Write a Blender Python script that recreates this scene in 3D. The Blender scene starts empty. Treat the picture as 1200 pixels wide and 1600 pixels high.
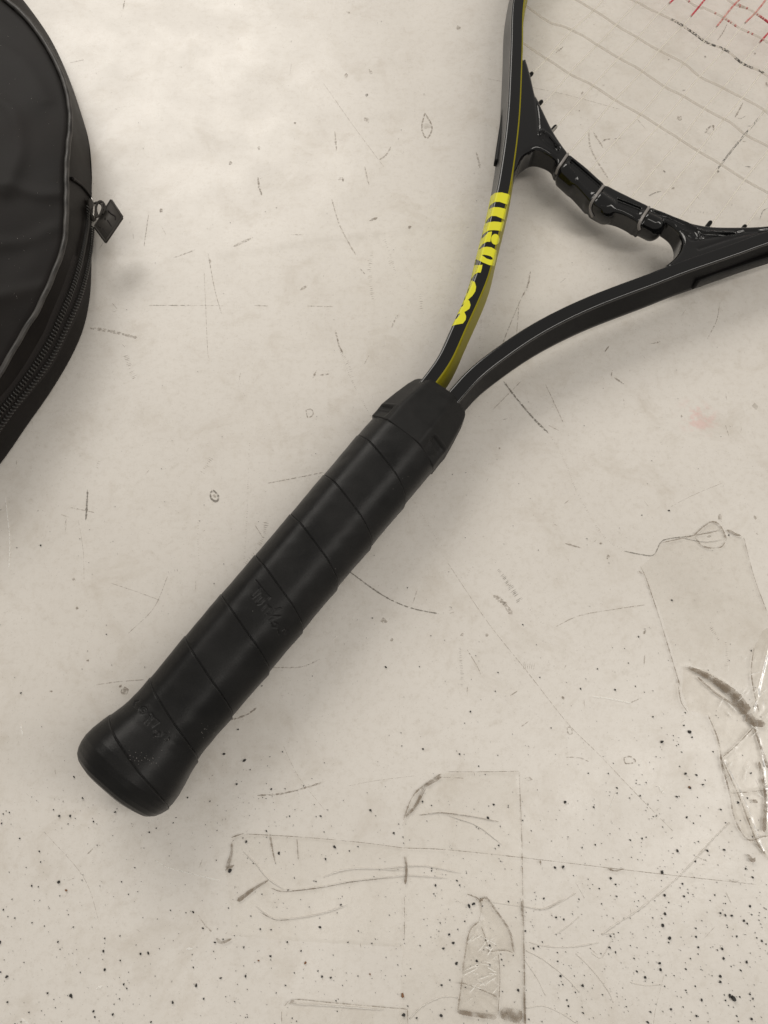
import bpy, bmesh, math, random
import numpy as np
from mathutils import Vector, Matrix
from mathutils.geometry import delaunay_2d_cdt
from mathutils.bvhtree import BVHTree

random.seed(7); rng = np.random.default_rng(7)
scene = bpy.context.scene
col = scene.collection

# ------------------------------------------------------------------ camera
F = 1200.0          # focal length in pixels of the 1200x1600 photograph
H = 0.30            # camera height over the tabletop (metres)
n = np.array([(600-560)/F, (1215-800)/F, -1.0]); n /= np.linalg.norm(n)   # table normal seen from the camera
ex = np.array([1.0, 0, 0]) - n*n[0]; ex /= np.linalg.norm(ex)
ey = np.cross(n, ex); ey = ey if ey[1] > 0 else -ey
cam_d = bpy.data.cameras.new("camera"); cam = bpy.data.objects.new("camera", cam_d); col.objects.link(cam)
right = Vector((ex[0], ey[0], n[0])); up = Vector((ex[1], ey[1], n[1])); fwd = Vector((ex[2], ey[2], n[2]))
R = Matrix((right, up, -fwd)).transposed()
cam.matrix_world = Matrix.Translation((0, 0, H)) @ R.to_4x4()
cam_d.sensor_fit = 'VERTICAL'; cam_d.sensor_height = 24.0; cam_d.lens = 24.0*F/1600.0
cam_d.clip_start = 0.01; cam_d.clip_end = 50
scene.camera = cam

# ------------------------------------------------------------------ light
w = bpy.data.worlds.new("World"); scene.world = w; w.use_nodes = True
bg = w.node_tree.nodes["Background"]; bg.inputs[0].default_value = (1.0, 0.952, 0.885, 1); bg.inputs[1].default_value = 0.32
scene.view_settings.view_transform = 'Standard'; scene.view_settings.look = 'None'
scene.view_settings.exposure = 0.05; scene.view_settings.gamma = 1.0

def area(name, loc, target, sx, sy, power, colr=(1.0, 0.952, 0.885)):
    l = bpy.data.lights.new(name, 'AREA'); l.shape = 'RECTANGLE'; l.size = sx; l.size_y = sy
    l.energy = power; l.color = colr
    o = bpy.data.objects.new(name, l); col.objects.link(o); o.location = loc
    d = Vector(target) - Vector(loc); o.rotation_euler = d.to_track_quat('-Z', 'Y').to_euler()
    return o
area("ceiling_lamp", (-0.74, 1.72, 1.40), (0, 0.2, 0), 1.4, 0.9, 21)
area("ceiling_lamp", (0.10, -0.32, 2.0), (0, 0.1, 0), 1.6, 0.16, 4.0)
area("ceiling_lamp", (1.35, -0.10, 1.6), (0, 0.1, 0), 0.34, 1.7, 13)

# ------------------------------------------------------------------ helpers
def ray(px, py):
    X = np.array([(px-600)/F, -(py-800)/F, 1.0])
    return np.array([X@ex, X@ey, X@n])
def U(px, py, z):
    """point of the picture -> point of the place at height z"""
    d = ray(px, py); t = (z-H)/d[2]
    return np.array([d[0]*t, d[1]*t, z])
def proj(P):
    P = np.asarray(P, float); Q = P - np.array([0, 0, H])
    x = Q[..., 0]*ex[0]+Q[..., 1]*ey[0]+Q[..., 2]*n[0]
    y = Q[..., 0]*ex[1]+Q[..., 1]*ey[1]+Q[..., 2]*n[1]
    z = Q[..., 0]*ex[2]+Q[..., 1]*ey[2]+Q[..., 2]*n[2]
    return 600+F*x/z, 800-F*y/z

def tag(o, label=None, cat=None, group=None, kind=None):
    if label: o['label'] = label
    if cat: o['category'] = cat
    if group: o['group'] = group
    if kind: o['kind'] = kind
    return o
def empty(name, loc):
    o = bpy.data.objects.new(name, None); o.location = loc; col.objects.link(o); o.empty_display_size = .01
    return o
def wpos(o):
    p = Vector((0, 0, 0))
    while o is not None:
        p += o.location; o = o.parent
    return p
def mk(name, V, Fc, mats, parent=None, smooth=True, mi=None, loc=None):
    """one mesh object from world-space vertices"""
    me = bpy.data.meshes.new(name)
    V = np.asarray(V, float).reshape(-1, 3)
    base = np.array(wpos(parent)) if parent is not None else np.zeros(3)
    off = base + (np.array(loc) - base if loc is not None else 0)
    me.from_pydata((V-off).tolist(), [], [tuple(int(i) for i in f) for f in Fc])
    for m in (mats if isinstance(mats, (list, tuple)) else [mats]): me.materials.append(m)
    if smooth: me.polygons.foreach_set('use_smooth', [True]*len(me.polygons))
    if mi is not None: me.polygons.foreach_set('material_index', np.asarray(mi, dtype=np.int32))
    me.validate(); me.update()
    o = bpy.data.objects.new(name, me); col.objects.link(o)
    if parent is not None: o.parent = parent
    if loc is not None: o.location = Vector(loc) - Vector(base)
    return o
def fix_normals(o):
    bm = bmesh.new(); bm.from_mesh(o.data); bmesh.ops.recalc_face_normals(bm, faces=bm.faces); bm.to_mesh(o.data); bm.free()

def catmull(P, step=None, num=None, closed=False):
    P = np.asarray(P, float)
    Q = np.vstack([P[-1], P, P[0], P[1]]) if closed else np.vstack([2*P[0]-P[1], P, 2*P[-1]-P[-2]])
    out = []
    for i in range(1, len(Q)-2):
        p0, p1, p2, p3 = Q[i-1], Q[i], Q[i+1], Q[i+2]
        t = np.linspace(0, 1, 25)[:-1, None]
        out.append(.5*((2*p1)+(-p0+p2)*t+(2*p0-5*p1+4*p2-p3)*t**2+(-p0+3*p1-3*p2+p3)*t**3))
    C = np.vstack(out)
    if not closed: C = np.vstack([C, P[-1]])
    else: C = np.vstack([C, C[0]])
    L = np.r_[0, np.cumsum(np.linalg.norm(np.diff(C, axis=0), axis=1))]
    if num is None: num = max(2, int(L[-1]/step)+1)
    s = np.linspace(0, L[-1], num)
    return np.stack([np.interp(s, L, C[:, k]) for k in range(P.shape[1])], 1)

def tube(path, rad, sides=8, cap=True):
    P = np.asarray(path, float); N = len(P)
    rad = np.full(N, rad) if np.isscalar(rad) else np.asarray(rad)
    T = np.gradient(P, axis=0); T /= np.linalg.norm(T, axis=1)[:, None]+1e-12
    ref = np.array([0, 0, 1.0]) if abs(T[:, 2]).max() < .95 else np.array([.31, .87, .38])
    A = np.cross(T, ref); A /= np.linalg.norm(A, axis=1)[:, None]+1e-12
    B = np.cross(A, T)
    th = np.linspace(0, 2*np.pi, sides, endpoint=False)
    V = (P[:, None]+rad[:, None, None]*(np.cos(th)[None, :, None]*A[:, None]+np.sin(th)[None, :, None]*B[:, None])).reshape(-1, 3)
    Fc = grid_faces(N, sides, True)
    if cap: Fc += [tuple(range(sides))[::-1], tuple((N-1)*sides+k for k in range(sides))]
    return V, Fc
def grid_faces(N, M, wrap):
    Fc = []
    for i in range(N-1):
        a = i*M; b = a+M
        for j in range(M if wrap else M-1):
            k = (j+1) % M
            Fc.append((a+j, a+k, b+k, b+j))
    return Fc
def join(parts):
    V = []; Fc = []; o = 0
    for v, f in parts:
        v = np.asarray(v).reshape(-1, 3); V.append(v); Fc += [tuple(i+o for i in q) for q in f]; o += len(v)
    return np.vstack(V), Fc
def segdist(P, A, B):
    """distance of points P (N,2) to the segment AB"""
    d = B-A; t = np.clip(((P-A)@d)/(d@d+1e-18), 0, 1)
    return np.linalg.norm(P-(A+t[:, None]*d), axis=1)
def polydist(P, L):
    d = np.full(len(P), 1e9)
    for a, b in zip(L[:-1], L[1:]): d = np.minimum(d, segdist(P, np.asarray(a, float), np.asarray(b, float)))
    return d
def inside(P, L):
    L = np.asarray(L, float); x, y = P[:, 0], P[:, 1]; c = np.zeros(len(P), bool)
    j = len(L)-1
    for i in range(len(L)):
        xi, yi = L[i]; xj, yj = L[j]
        m = ((yi > y) != (yj > y)) & (x < (xj-xi)*(y-yi)/(yj-yi+1e-18)+xi)
        c ^= m; j = i
    return c
def polysdf(P, L):
    L = [tuple(q) for q in L]
    d = polydist(P, np.array(L+[L[0]])); return np.where(inside(P, L), -d, d)
def fill(loops, spacing):
    """triangulate even-odd loops with interior points; returns 2-D verts, tris"""
    pts = []; edges = []; 
    for L in loops:
        L = np.asarray(L, float); L2 = []
        for a, b in zip(L, np.roll(L, -1, 0)):
            k = max(1, int(np.linalg.norm(b-a)/spacing))
            L2 += [a+(b-a)*i/k for i in range(k)]
        o = len(pts); pts += L2; edges += [(o+i, o+(i+1) % len(L2)) for i in range(len(L2))]
    A = np.vstack([np.asarray(L) for L in loops]); lo = A.min(0); hi = A.max(0)
    gx, gy = np.meshgrid(np.arange(lo[0], hi[0], spacing), np.arange(lo[1], hi[1], spacing))
    G = np.stack([gx.ravel(), gy.ravel()], 1)+rng.uniform(-.2, .2, (gx.size, 2))*spacing
    c = np.zeros(len(G), bool); dmin = np.full(len(G), 1e9)
    for L in loops:
        c ^= inside(G, L); dmin = np.minimum(dmin, np.abs(polysdf(G, L)))
    G = G[c & (dmin > .45*spacing)]
    V, E_, T, *_ = delaunay_2d_cdt([Vector(p) for p in pts]+[Vector(p) for p in G], edges, [], 0, 1e-9)
    V = np.array([tuple(v) for v in V]); T = np.array([t for t in T if len(t) == 3])
    C = V[T].mean(1); c = np.zeros(len(C), bool)
    for L in loops: c ^= inside(C, L)
    return V, T[c]

# ------------------------------------------------------------------ materials
def mat(name, base, rough=.5, bump=None, coat=0, spec=.5, alpha=1, var=None, metal=0):
    m = bpy.data.materials.new(name); m.use_nodes = True; nt = m.node_tree; b = nt.nodes["Principled BSDF"]
    b.inputs["Base Color"].default_value = (*base, 1); b.inputs["Roughness"].default_value = rough
    b.inputs["Coat Weight"].default_value = coat; b.inputs["Coat Roughness"].default_value = .06
    b.inputs["Specular IOR Level"].default_value = spec; b.inputs["Alpha"].default_value = alpha
    b.inputs["Metallic"].default_value = metal
    tc = nt.nodes.new("ShaderNodeTexCoord")
    def noise(scale, detail=4, rg=.6):
        k = nt.nodes.new("ShaderNodeTexNoise"); k.inputs["Scale"].default_value = scale; k.inputs["Detail"].default_value = detail
        k.inputs["Roughness"].default_value = rg; nt.links.new(tc.outputs["Object"], k.inputs["Vector"]); return k
    if bump:
        k = noise(bump[0], 3); bp = nt.nodes.new("ShaderNodeBump"); bp.inputs["Strength"].default_value = bump[1]; bp.inputs["Distance"].default_value = bump[2]
        nt.links.new(k.outputs["Fac"], bp.inputs["Height"]); nt.links.new(bp.outputs[0], b.inputs["Normal"])
    if var:   # (scale, lo, hi colour, rough lo, rough hi)
        k = noise(var[0], 6); r = nt.nodes.new("ShaderNodeValToRGB"); r.color_ramp.elements[0].position = .35; r.color_ramp.elements[1].position = .68
        r.color_ramp.elements[0].color = (*var[1], 1); r.color_ramp.elements[1].color = (*var[2], 1)
        nt.links.new(k.outputs["Fac"], r.inputs[0]); nt.links.new(r.outputs[0], b.inputs["Base Color"])
        if len(var) > 3:
            q = nt.nodes.new("ShaderNodeMapRange"); q.inputs["To Min"].default_value = var[3]; q.inputs["To Max"].default_value = var[4]
            nt.links.new(k.outputs["Fac"], q.inputs[0]); nt.links.new(q.outputs[0], b.inputs["Roughness"])
    return m

def N(nt, typ, **kw):
    k = nt.nodes.new(typ)
    for a, v in kw.items(): setattr(k, a, v)
    return k

def table_material():
    m = bpy.data.materials.new("worn_white_laminate"); m.use_nodes = True; nt = m.node_tree; b = nt.nodes["Principled BSDF"]
    L = nt.links.new; tc = N(nt, "ShaderNodeTexCoord")
    def noise(scale, detail=5, rough=.6, dist=0, sx=1, sy=1):
        mp = N(nt, "ShaderNodeMapping"); mp.inputs["Scale"].default_value = (sx, sy, 1); L(tc.outputs["Object"], mp.inputs[0])
        k = N(nt, "ShaderNodeTexNoise"); k.inputs["Scale"].default_value = scale; k.inputs["Detail"].default_value = detail
        k.inputs["Roughness"].default_value = rough; k.inputs["Distortion"].default_value = dist
        L(mp.outputs[0], k.inputs["Vector"]); return k.outputs["Fac"]
    def ramp(f, p0, p1, a=0., z=1.):
        r = N(nt, "ShaderNodeMapRange"); r.interpolation_type = 'SMOOTHSTEP'
        r.inputs[1].default_value = p0; r.inputs[2].default_value = p1; r.inputs[3].default_value = a; r.inputs[4].default_value = z
        L(f, r.inputs[0]); return r.outputs[0]
    def mix(fac, A, B):
        x = N(nt, "ShaderNodeMix", data_type='RGBA'); L(fac, x.inputs[0])
        if isinstance(A, tuple): x.inputs[6].default_value = (*A, 1)
        else: L(A, x.inputs[6])
        if isinstance(B, tuple): x.inputs[7].default_value = (*B, 1)
        else: L(B, x.inputs[7])
        return x.outputs[2]
    def mul(a, b_):
        x = N(nt, "ShaderNodeMath", operation='MULTIPLY'); L(a, x.inputs[0])
        if isinstance(b_, float): x.inputs[1].default_value = b_
        else: L(b_, x.inputs[1])
        return x.outputs[0]
    c = mix(ramp(noise(9, 5), .35, .7), (.76, .722, .668), (.71, .672, .618))           # broad unevenness
    c = mix(mul(ramp(noise(45, 7, .7, .6), .48, .76), .52), c, (.56, .505, .43))           # grime clouds
    c = mix(mul(ramp(noise(160, 6, .75), .57, .78), .50), c, (.50, .45, .38))           # small smudges
    c = mix(mul(ramp(noise(900, 3, .7), .63, .74), .5), c, (.33, .30, .27))            # pinhead dirt
    c = mix(mul(ramp(noise(60, 4, .7, .3, 14, 1), .66, .76), .22), c, (.52, .48, .43))   # faint vertical rub marks
    c = mix(mul(ramp(noise(60, 4, .7, .3, 1, 14), .67, .77), .18), c, (.52, .48, .43))   # faint horizontal rub marks
    c = mix(mul(ramp(noise(330, 5, .8), .45, .75), .40), c, (.55, .50, .43))           # fine mottling
    c = mix(mul(ramp(noise(1500, 2, .6), .68, .74), .5), c, (.25, .225, .2))          # pits
    # a faint pink ink stain
    pk = U(1090, 652, 0); mp = N(nt, "ShaderNodeVectorMath", operation='DISTANCE'); L(tc.outputs["Object"], mp.inputs[0]); mp.inputs[1].default_value = tuple(pk)
    c = mix(mul(mul(ramp(mp.outputs["Value"], .012, .002), ramp(noise(160, 4), .45, .62)), .38), c, (.80, .42, .40))
    # long rubbed smear across the upper middle and grime near the cover
    sp = N(nt, "ShaderNodeSeparateXYZ"); L(tc.outputs["Object"], sp.inputs[0])
    for (xa, ya), (xb, yb), wd, fc_ in (((250, 412), (760, 345), .0042, .20), ((150, 392), (235, 396), .0045, .22), ((160, 420), (195, 470), .004, .16), ((850, 335), (960, 392), .004, .14), ((555, 186), (645, 178), .005, .14), ((1050, 880), (1130, 1000), .014, .12), ((140, 1040), (215, 1095), .004, .16)):
        A_ = U(xa, ya, 0); Bq = U(xb, yb, 0); dx = Bq-A_; ln = np.linalg.norm(dx); dx = dx/ln
        mp = N(nt, "ShaderNodeMapping"); mp.vector_type = 'TEXTURE'; mp.inputs["Location"].default_value = tuple((A_+Bq)/2); mp.inputs["Rotation"].default_value = (0, 0, math.atan2(dx[1], dx[0])); mp.inputs["Scale"].default_value = (ln*.62, wd, 1)
        L(tc.outputs["Object"], mp.inputs[0]); ln_ = N(nt, "ShaderNodeVectorMath", operation='LENGTH'); L(mp.outputs[0], ln_.inputs[0])
        c = mix(mul(mul(ramp(ln_.outputs["Value"], 1., .1), ramp(noise(120, 5, .7), .35, .65)), fc_*1.6), c, (.50, .46, .40))
    L(c, b.inputs["Base Color"])
    L(ramp(noise(30, 5), .3, .7, .24, .40), b.inputs["Roughness"])
    b.inputs["Specular IOR Level"].default_value = .55
    h1 = noise(14, 2, .5); h2 = noise(700, 3, .7)
    b1 = N(nt, "ShaderNodeBump"); b1.inputs["Strength"].default_value = .5; b1.inputs["Distance"].default_value = .0012; L(h1, b1.inputs["Height"])
    b2 = N(nt, "ShaderNodeBump"); b2.inputs["Strength"].default_value = .12; b2.inputs["Distance"].default_value = .0003; L(h2, b2.inputs["Height"])
    L(b1.outputs[0], b2.inputs["Normal"]); L(b2.outputs[0], b.inputs["Normal"])
    return m

def mark_material(name, colr, fac, scale=900, lo=.36, hi=.58):
    """broken scuff: colour over clear"""
    m = bpy.data.materials.new(name); m.use_nodes = True; nt = m.node_tree; b = nt.nodes["Principled BSDF"]
    b.inputs["Base Color"].default_value = (*colr, 1); b.inputs["Roughness"].default_value = .6
    tc = N(nt, "ShaderNodeTexCoord"); k = N(nt, "ShaderNodeTexNoise"); k.inputs["Scale"].default_value = scale; k.inputs["Detail"].default_value = 5
    nt.links.new(tc.outputs["Object"], k.inputs["Vector"])
    r = N(nt, "ShaderNodeMapRange"); r.inputs[1].default_value = lo; r.inputs[2].default_value = hi; r.inputs[4].default_value = fac
    nt.links.new(k.outputs["Fac"], r.inputs[0]); nt.links.new(r.outputs[0], b.inputs["Alpha"])
    return m

def film_material(name, tint, gloss, rough, milky):
    m = bpy.data.materials.new(name); m.use_nodes = True; nt = m.node_tree; nt.nodes.remove(nt.nodes["Principled BSDF"])
    out = nt.nodes["Material Output"]; L = nt.links.new
    tr = N(nt, "ShaderNodeBsdfTransparent"); tr.inputs[0].default_value = (*tint, 1)
    gl = N(nt, "ShaderNodeBsdfGlossy"); gl.inputs["Roughness"].default_value = rough
    df = N(nt, "ShaderNodeBsdfDiffuse"); df.inputs[0].default_value = (.72, .69, .64, 1)
    fr = N(nt, "ShaderNodeFresnel"); fr.inputs[0].default_value = 1.5
    mu = N(nt, "ShaderNodeMath", operation='MULTIPLY'); mu.inputs[1].default_value = gloss; mu.use_clamp = True; L(fr.outputs[0], mu.inputs[0])
    m1 = N(nt, "ShaderNodeMixShader"); m1.inputs[0].default_value = milky; L(tr.outputs[0], m1.inputs[1]); L(df.outputs[0], m1.inputs[2])
    m2 = N(nt, "ShaderNodeMixShader"); L(mu.outputs[0], m2.inputs[0]); L(m1.outputs[0], m2.inputs[1]); L(gl.outputs[0], m2.inputs[2])
    L(m2.outputs[0], out.inputs[0])
    return m

M = {}
M['table'] = table_material()
M['gloss'] = mat("gloss_black_paint", (.005, .005, .0054), .12, spec=.55, bump=(500, .02, .0002))
M['side'] = mat("satin_black_paint", (.006, .0057, .0058), .36, spec=.05, bump=(900, .05, .0002))
M['side_left'] = mat("semigloss_black_paint", (.006, .0056, .0055), .30, spec=.16)
M['satin'] = mat("satin_black_plastic", (.006, .0056, .0053), .42, spec=.14, bump=(900, .08, .0002))
M['yellow_dark'] = mat("olive_yellow_paint", (.27, .235, .008), .42, spec=.15)
M['yellow'] = mat("fluorescent_yellow_print", (.72, .69, .03), .42, spec=.3)
M['rubber'] = mat("matte_black_rubber", (.008, .008, .0078), .55, spec=.25, bump=(2600, .10, .0002), var=(140, (.0065, .0064, .0062), (.0115, .011, .0105), .46, .6))
M['tape'] = mat("black_grip_leatherette", (.006, .006, .0058), .40, spec=.25, bump=(2600, .30, .00025), var=(60, (.0042, .0042, .0041), (.0085, .0082, .0079), .24, .54))
M['string'] = mat("clear_nylon", (.82, .77, .68), .20, alpha=.36, spec=.6)
M['cross'] = mat("clear_nylon_cross", (.62, .55, .46), .30, alpha=.24, spec=.5)
M['red'] = mat("red_string_ink", (.50, .03, .055), .4, var=(900, (.42, .02, .04), (.62, .10, .12)))
M['pink'] = mat("faded_red_string_ink", (.55, .22, .17), .4, var=(700, (.50, .08, .09), (.70, .50, .42)))
M['ink'] = mat("grey_string_ink", (.10, .095, .09), .5)
M['loop'] = mat("clear_nylon_loop", (.27, .25, .235), .25, alpha=.9, spec=.6)
M['vinyl'] = mat("dusty_black_vinyl", (.02, .018, .017), .5, spec=.11, bump=(1500, .10, .0003), var=(28, (.0055, .0045, .004), (.0125, .0102, .0092), .42, .56))
M['vinyl_edge'] = mat("worn_black_piping", (.045, .041, .038), .42, spec=.4, bump=(900, .1, .0002), var=(160, (.022, .020, .0185), (.06, .055, .05), .35, .55))
M['cloth'] = mat("black_zip_tape", (.022, .019, .018), .75, bump=(4000, .4, .0003), spec=.2)
M['nylon'] = mat("black_zip_coil", (.020, .019, .018), .30)
M['metal'] = mat("black_enamel_metal", (.052, .047, .042), .55, spec=.2, metal=0, bump=(900, .05, .0002))
M['steel'] = mat("worn_bright_metal", (.55, .53, .50), .25, metal=1)
M['speck'] = mat("black_rubber_crumb", (.02, .018, .016), .6)
M['rust'] = mat("rust_brown_crumb", (.22, .10, .04), .6)
M['brown'] = mark_material("brown_scuff", (.24, .19, .14), .52)
M['faint'] = mark_material("faint_scuff", (.34, .29, .235), .42)
M['dark'] = mark_material("dark_scuff", (.13, .11, .085), .56, lo=.32, hi=.52)
M['pale'] = mark_material("pale_scratch_and_glint", (.95, .93, .88), .75, lo=.3, hi=.5)  # scratches, and the painted glints of the film crinkles
M['haze'] = mark_material("rubbed_dirt", (.38, .34, .28), .24, scale=160)
M['film'] = film_material("clear_tape_film", (.988, .985, .978), .7, .22, .02)
M['film2'] = film_material("crumpled_clear_film", (.975, .968, .955), .7, .30, .06)
M['edge'] = mark_material("tape_grime_and_shade", (.22, .17, .12), .80, scale=420, lo=.30, hi=.60)  # edge grime, and the painted shade at the torn tongue's foot
M['dust'] = mat("pale_lint", (.55, .52, .48), .8)

# ------------------------------------------------------------------ tabletop
def tabletop():
    bm = bmesh.new()
    bmesh.ops.create_cube(bm, size=1, matrix=Matrix.Translation((.05, .15, -.0125)) @ Matrix.Diagonal((1.5, 1.1, .025, 1)))
    bmesh.ops.bevel(bm, geom=list(bm.edges), offset=.002, segments=2, affect='EDGES')
    me = bpy.data.meshes.new("tabletop"); bm.to_mesh(me); bm.free(); me.materials.append(M['table'])
    o = bpy.data.objects.new("tabletop", me); col.objects.link(o)
    tag(o, kind='structure'); return o
table = tabletop()

# ------------------------------------------------------------------ racket: local frame (s along the axis from the collar, p to the right)
A0 = U(186, 1222, .0185); B0 = U(690, 622, .0165)
ds = (B0-A0)[:2]; LEN = np.linalg.norm(ds); ds = ds/LEN; dp = np.array([ds[1], -ds[0]])
racket = empty("tennis_racket", (A0[0], A0[1], 0))
tag(racket, "black tennis racket with fluorescent yellow lettering and wrapped black grip", "tennis racket")
def zmid(s): return .0165-np.clip(np.asarray(s, float), -1, 9)/.490*.0075 if np.isscalar(s) and s > 0 else np.where(np.asarray(s) > 0, .0165-np.asarray(s)*.0153, .0165-np.asarray(s)*.0106)
def zmid(s):
    s = np.asarray(s, float); return np.where(s > 0, .0165-s*.0153, .0165-s*.0106)
def W(s, p, z):
    s = np.asarray(s, float); p = np.asarray(p, float); z = np.asarray(z, float)+0*s
    return np.stack([B0[0]+s*ds[0]+p*dp[0], B0[1]+s*ds[1]+p*dp[1], z], -1)
def local(px, py, dz=0.):
    """picture point lying dz above the racket's middle plane -> (s, p)"""
    z = .0145+dz
    for _ in range(4):
        q = U(px, py, z)[:2]-B0[:2]; s = q@ds; z = float(zmid(s))+dz
    return np.array([q@ds, q@dp])
HH = .0085                                             # half the frame's height
Lpx = [(667, 600), (695.5, 560), (718, 511), (752, 434), (767, 376), (785, 304), (791, 273), (799, 217), (804, 162), (807.5, 80), (811, 0)]
Rpx = [(704, 625), (742, 583), (788, 547), (833, 517), (879, 492), (925, 471), (971, 453), (1017, 436), (1063, 418), (1109, 402), (1155, 386), (1200, 370)]
Ls = [local(*q, HH) for q in Lpx]; Rs = [local(*q, HH) for q in Rpx]
hoop_r = [(.200, .097), (.240, .1145), (.285, .1265), (.330, .1300), (.375, .1265), (.420, .1130), (.455, .0880), (.480, .0500), (.489, .0)]
hoop_l = [(.235, -.1145), (.280, -.1275), (.330, -.1310), (.375, -.1270), (.420, -.1130), (.455, -.0880), (.480, -.0500)]
path = [(-.030, -.0055), (-.012, -.0062)]+[tuple(q) for q in Ls]+hoop_l+hoop_r[::-1]+[tuple(q) for q in Rs[::-1]]+[(-.012, .0050), (-.030, .0045)]
C = catmull(path, step=.0012)
# smooth the path lightly
for _ in range(6): C[1:-1] = .25*C[:-2]+.5*C[1:-1]+.25*C[2:]
T = np.gradient(C, axis=0); T /= np.linalg.norm(T, axis=1)[:, None]
NO = np.stack([T[:, 1]*-1, T[:, 0]], 1)                # + is the outer side of the left shaft?
def rounded(poly, r, seg=3):
    out = []; P = [np.array(q, float) for q in poly]; k = len(P)
    for i in range(k):
        a, b, c = P[i-1], P[i], P[(i+1) % k]; u = (a-b)/np.linalg.norm(a-b); v = (c-b)/np.linalg.norm(c-b)
        for t in np.linspace(0, 1, seg+1):
            out.append((1-t)**2*(b+u*r)+2*t*(1-t)*b+t*t*(b+v*r))
    return np.array(out)
a_, b_, bev = .0030, .0048, .0135
prof0 = [(-a_, HH), (a_, HH), (b_, HH-bev), (.0040, -HH), (-.0040, -HH), (-b_, HH-bev)]
prof = rounded(prof0, .0010, 5)
_q = []
for i in range(len(prof)):                             # support points keep the flats flat
    a, b = prof[i], prof[(i+1) % len(prof)]; _q.append(a); L_ = np.linalg.norm(b-a)
    if L_ > .0015: _q += [a+(b-a)*.00018/L_, b-(b-a)*.00018/L_]
prof = np.array(_q)                        # (across, up); first corner first
KP = len(prof)
# across axis: +across = right of travel direction.  Travel goes up the left side, over the head and down the right side -> right of travel is the inner side
RT = np.stack([T[:, 1], -T[:, 0]], 1)                  # (s,p) rotated: p-right of travel when travelling +s is +p
RT = np.stack([-T[:, 1], T[:, 0]], 1)
V = []
for i in range(len(C)):
    s = C[i, 0]+prof[:, 0]*RT[i, 0]; p = C[i, 1]+prof[:, 0]*RT[i, 1]
    V.append(W(s, p, zmid(C[i, 0])+prof[:, 1]))
V = np.vstack(V); Fc = grid_faces(len(C), KP, True)
smax = np.argmax(C[:, 0])
mi = np.zeros(len(Fc), int)
for i in range(len(C)-1):
    left = i < smax and C[i, 0] < .30
    for j in range(KP):
        across = .5*(prof[j, 0]+prof[(j+1) % KP, 0]); zz = .5*(prof[j, 1]+prof[(j+1) % KP, 1])
        if left and across > a_-.0006 and zz > -HH+.002: mi[i*KP+j] = 1
        elif left and across < -a_-.00012 and zz < HH-.0012: mi[i*KP+j] = 3
        elif (not left) and abs(across) > a_+.00012 and zz < HH-.0012: mi[i*KP+j] = 2
frame = mk("frame", V, Fc, [M['gloss'], M['yellow_dark'], M['side'], M['side_left']], racket, mi=mi); fix_normals(frame)
m_ = frame.modifiers.new("w", 'WEIGHTED_NORMAL') if False else None
# thin pale pinstripe between the black top and the yellow inner side of the left shaft is the lit edge itself

# ---- lettering on the left shaft: outlines traced at (x/6.957+680, y/6.957+290)
LET = dict(
 W=[[(575,180),(600,120),(650,80),(720,75),(800,95),(814,110),(800,170),(788,205),(775,260),(757,360),(737,440),(720,500),(690,490),(640,485),(580,490),(498,548),(520,480),(545,400),(560,290)],
    [(578,265),(600,215),(650,178),(700,178),(785,208),(772,232),(768,256),(740,248),(690,237),(640,235),(600,248)],
    [(548,412),(570,370),(610,332),(660,332),(755,372),(748,395),(735,382),(722,402),(690,396),(640,392),(590,398)]],
 i=[[(485,592),(530,560),(580,505),(617,500),(607,560),(599,612),(560,612),(515,640),(490,675),(463,706),(468,650)]],
 dot=[[(653+46*math.cos(t), 585+58*math.sin(t)) for t in np.linspace(0, 2*np.pi, 24, endpoint=False)]],
 l=[[(440,720),(462,700),(490,690),(520,672),(560,666),(610,672),(668,706),(661,780),(640,872),(590,866),(520,838),(450,802),(428,790)],
    [(505,756),(530,752),(562,758),(600,768),(622,785),(627,804),(600,808),(560,795)]],
 s=[[(408,890),(432,862),(470,866),(513,862),(506,905),(493,948),(462,946),(430,968),(405,1004),(378,1048),(343,1084),(358,1020),(378,962),(392,958),(415,930),(421,910),(410,912),(398,925)]],
 o=[[(340,1090),(365,1050),(400,1032),(430,1050),(445,1100),(436,1150),(405,1198),(370,1230),(330,1270),(288,1304),(305,1205)],
    [(308,1198),(335,1150),(360,1125),(371,1131),(356,1166),(330,1190)]],
 n=[[(258,1336),(300,1312),(312,1290),(330,1258),(350,1238),(372,1255),(384,1300),(371,1340),(333,1366),(316,1374),(336,1420),(331,1460),(300,1500),(240,1510),(200,1520),(168,1542),(190,1480),(215,1420),(240,1370)],
    [(203,1468),(230,1416),(264,1388),(270,1400),(236,1446)]])
def on_shaft(px, py, lift=.00007):
    q = local(px, py, HH); k = np.argmin(((C[:smax]-q)**2).sum(1)); k = min(max(k, 1), smax-2)
    d = q-C[k]; t = d@T[k]; v = d@RT[k]; base = C[k]+t*T[k]
    z0 = float(zmid(base[0])); z = HH+lift
    if abs(v) > a_-.0005:                               # follow the rounded edge and the bevel
        e = abs(v)-(a_-.0005); sg = np.sign(v)
        # walk along the actual profile
        PP = np.array([(a_-.0005, HH), (a_-.0001, HH-.00018), (a_+.0001, HH-.0008), (b_, HH-bev), (.0044, -HH)])
        Lc = np.r_[0, np.cumsum(np.linalg.norm(np.diff(PP, axis=0), axis=1))]
        # apparent distance e is horizontal until the bevel ends
        e2 = np.interp(e, [0, .0005, .0008, .0022, .0030], [0, .0005, .0013, .0110, .0150])
        v = sg*(np.interp(e2, Lc, PP[:, 0])+lift); z = np.interp(e2, Lc, PP[:, 1])+lift
    b = base+v*RT[k]
    return W(b[0], b[1], z0+z)
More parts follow.
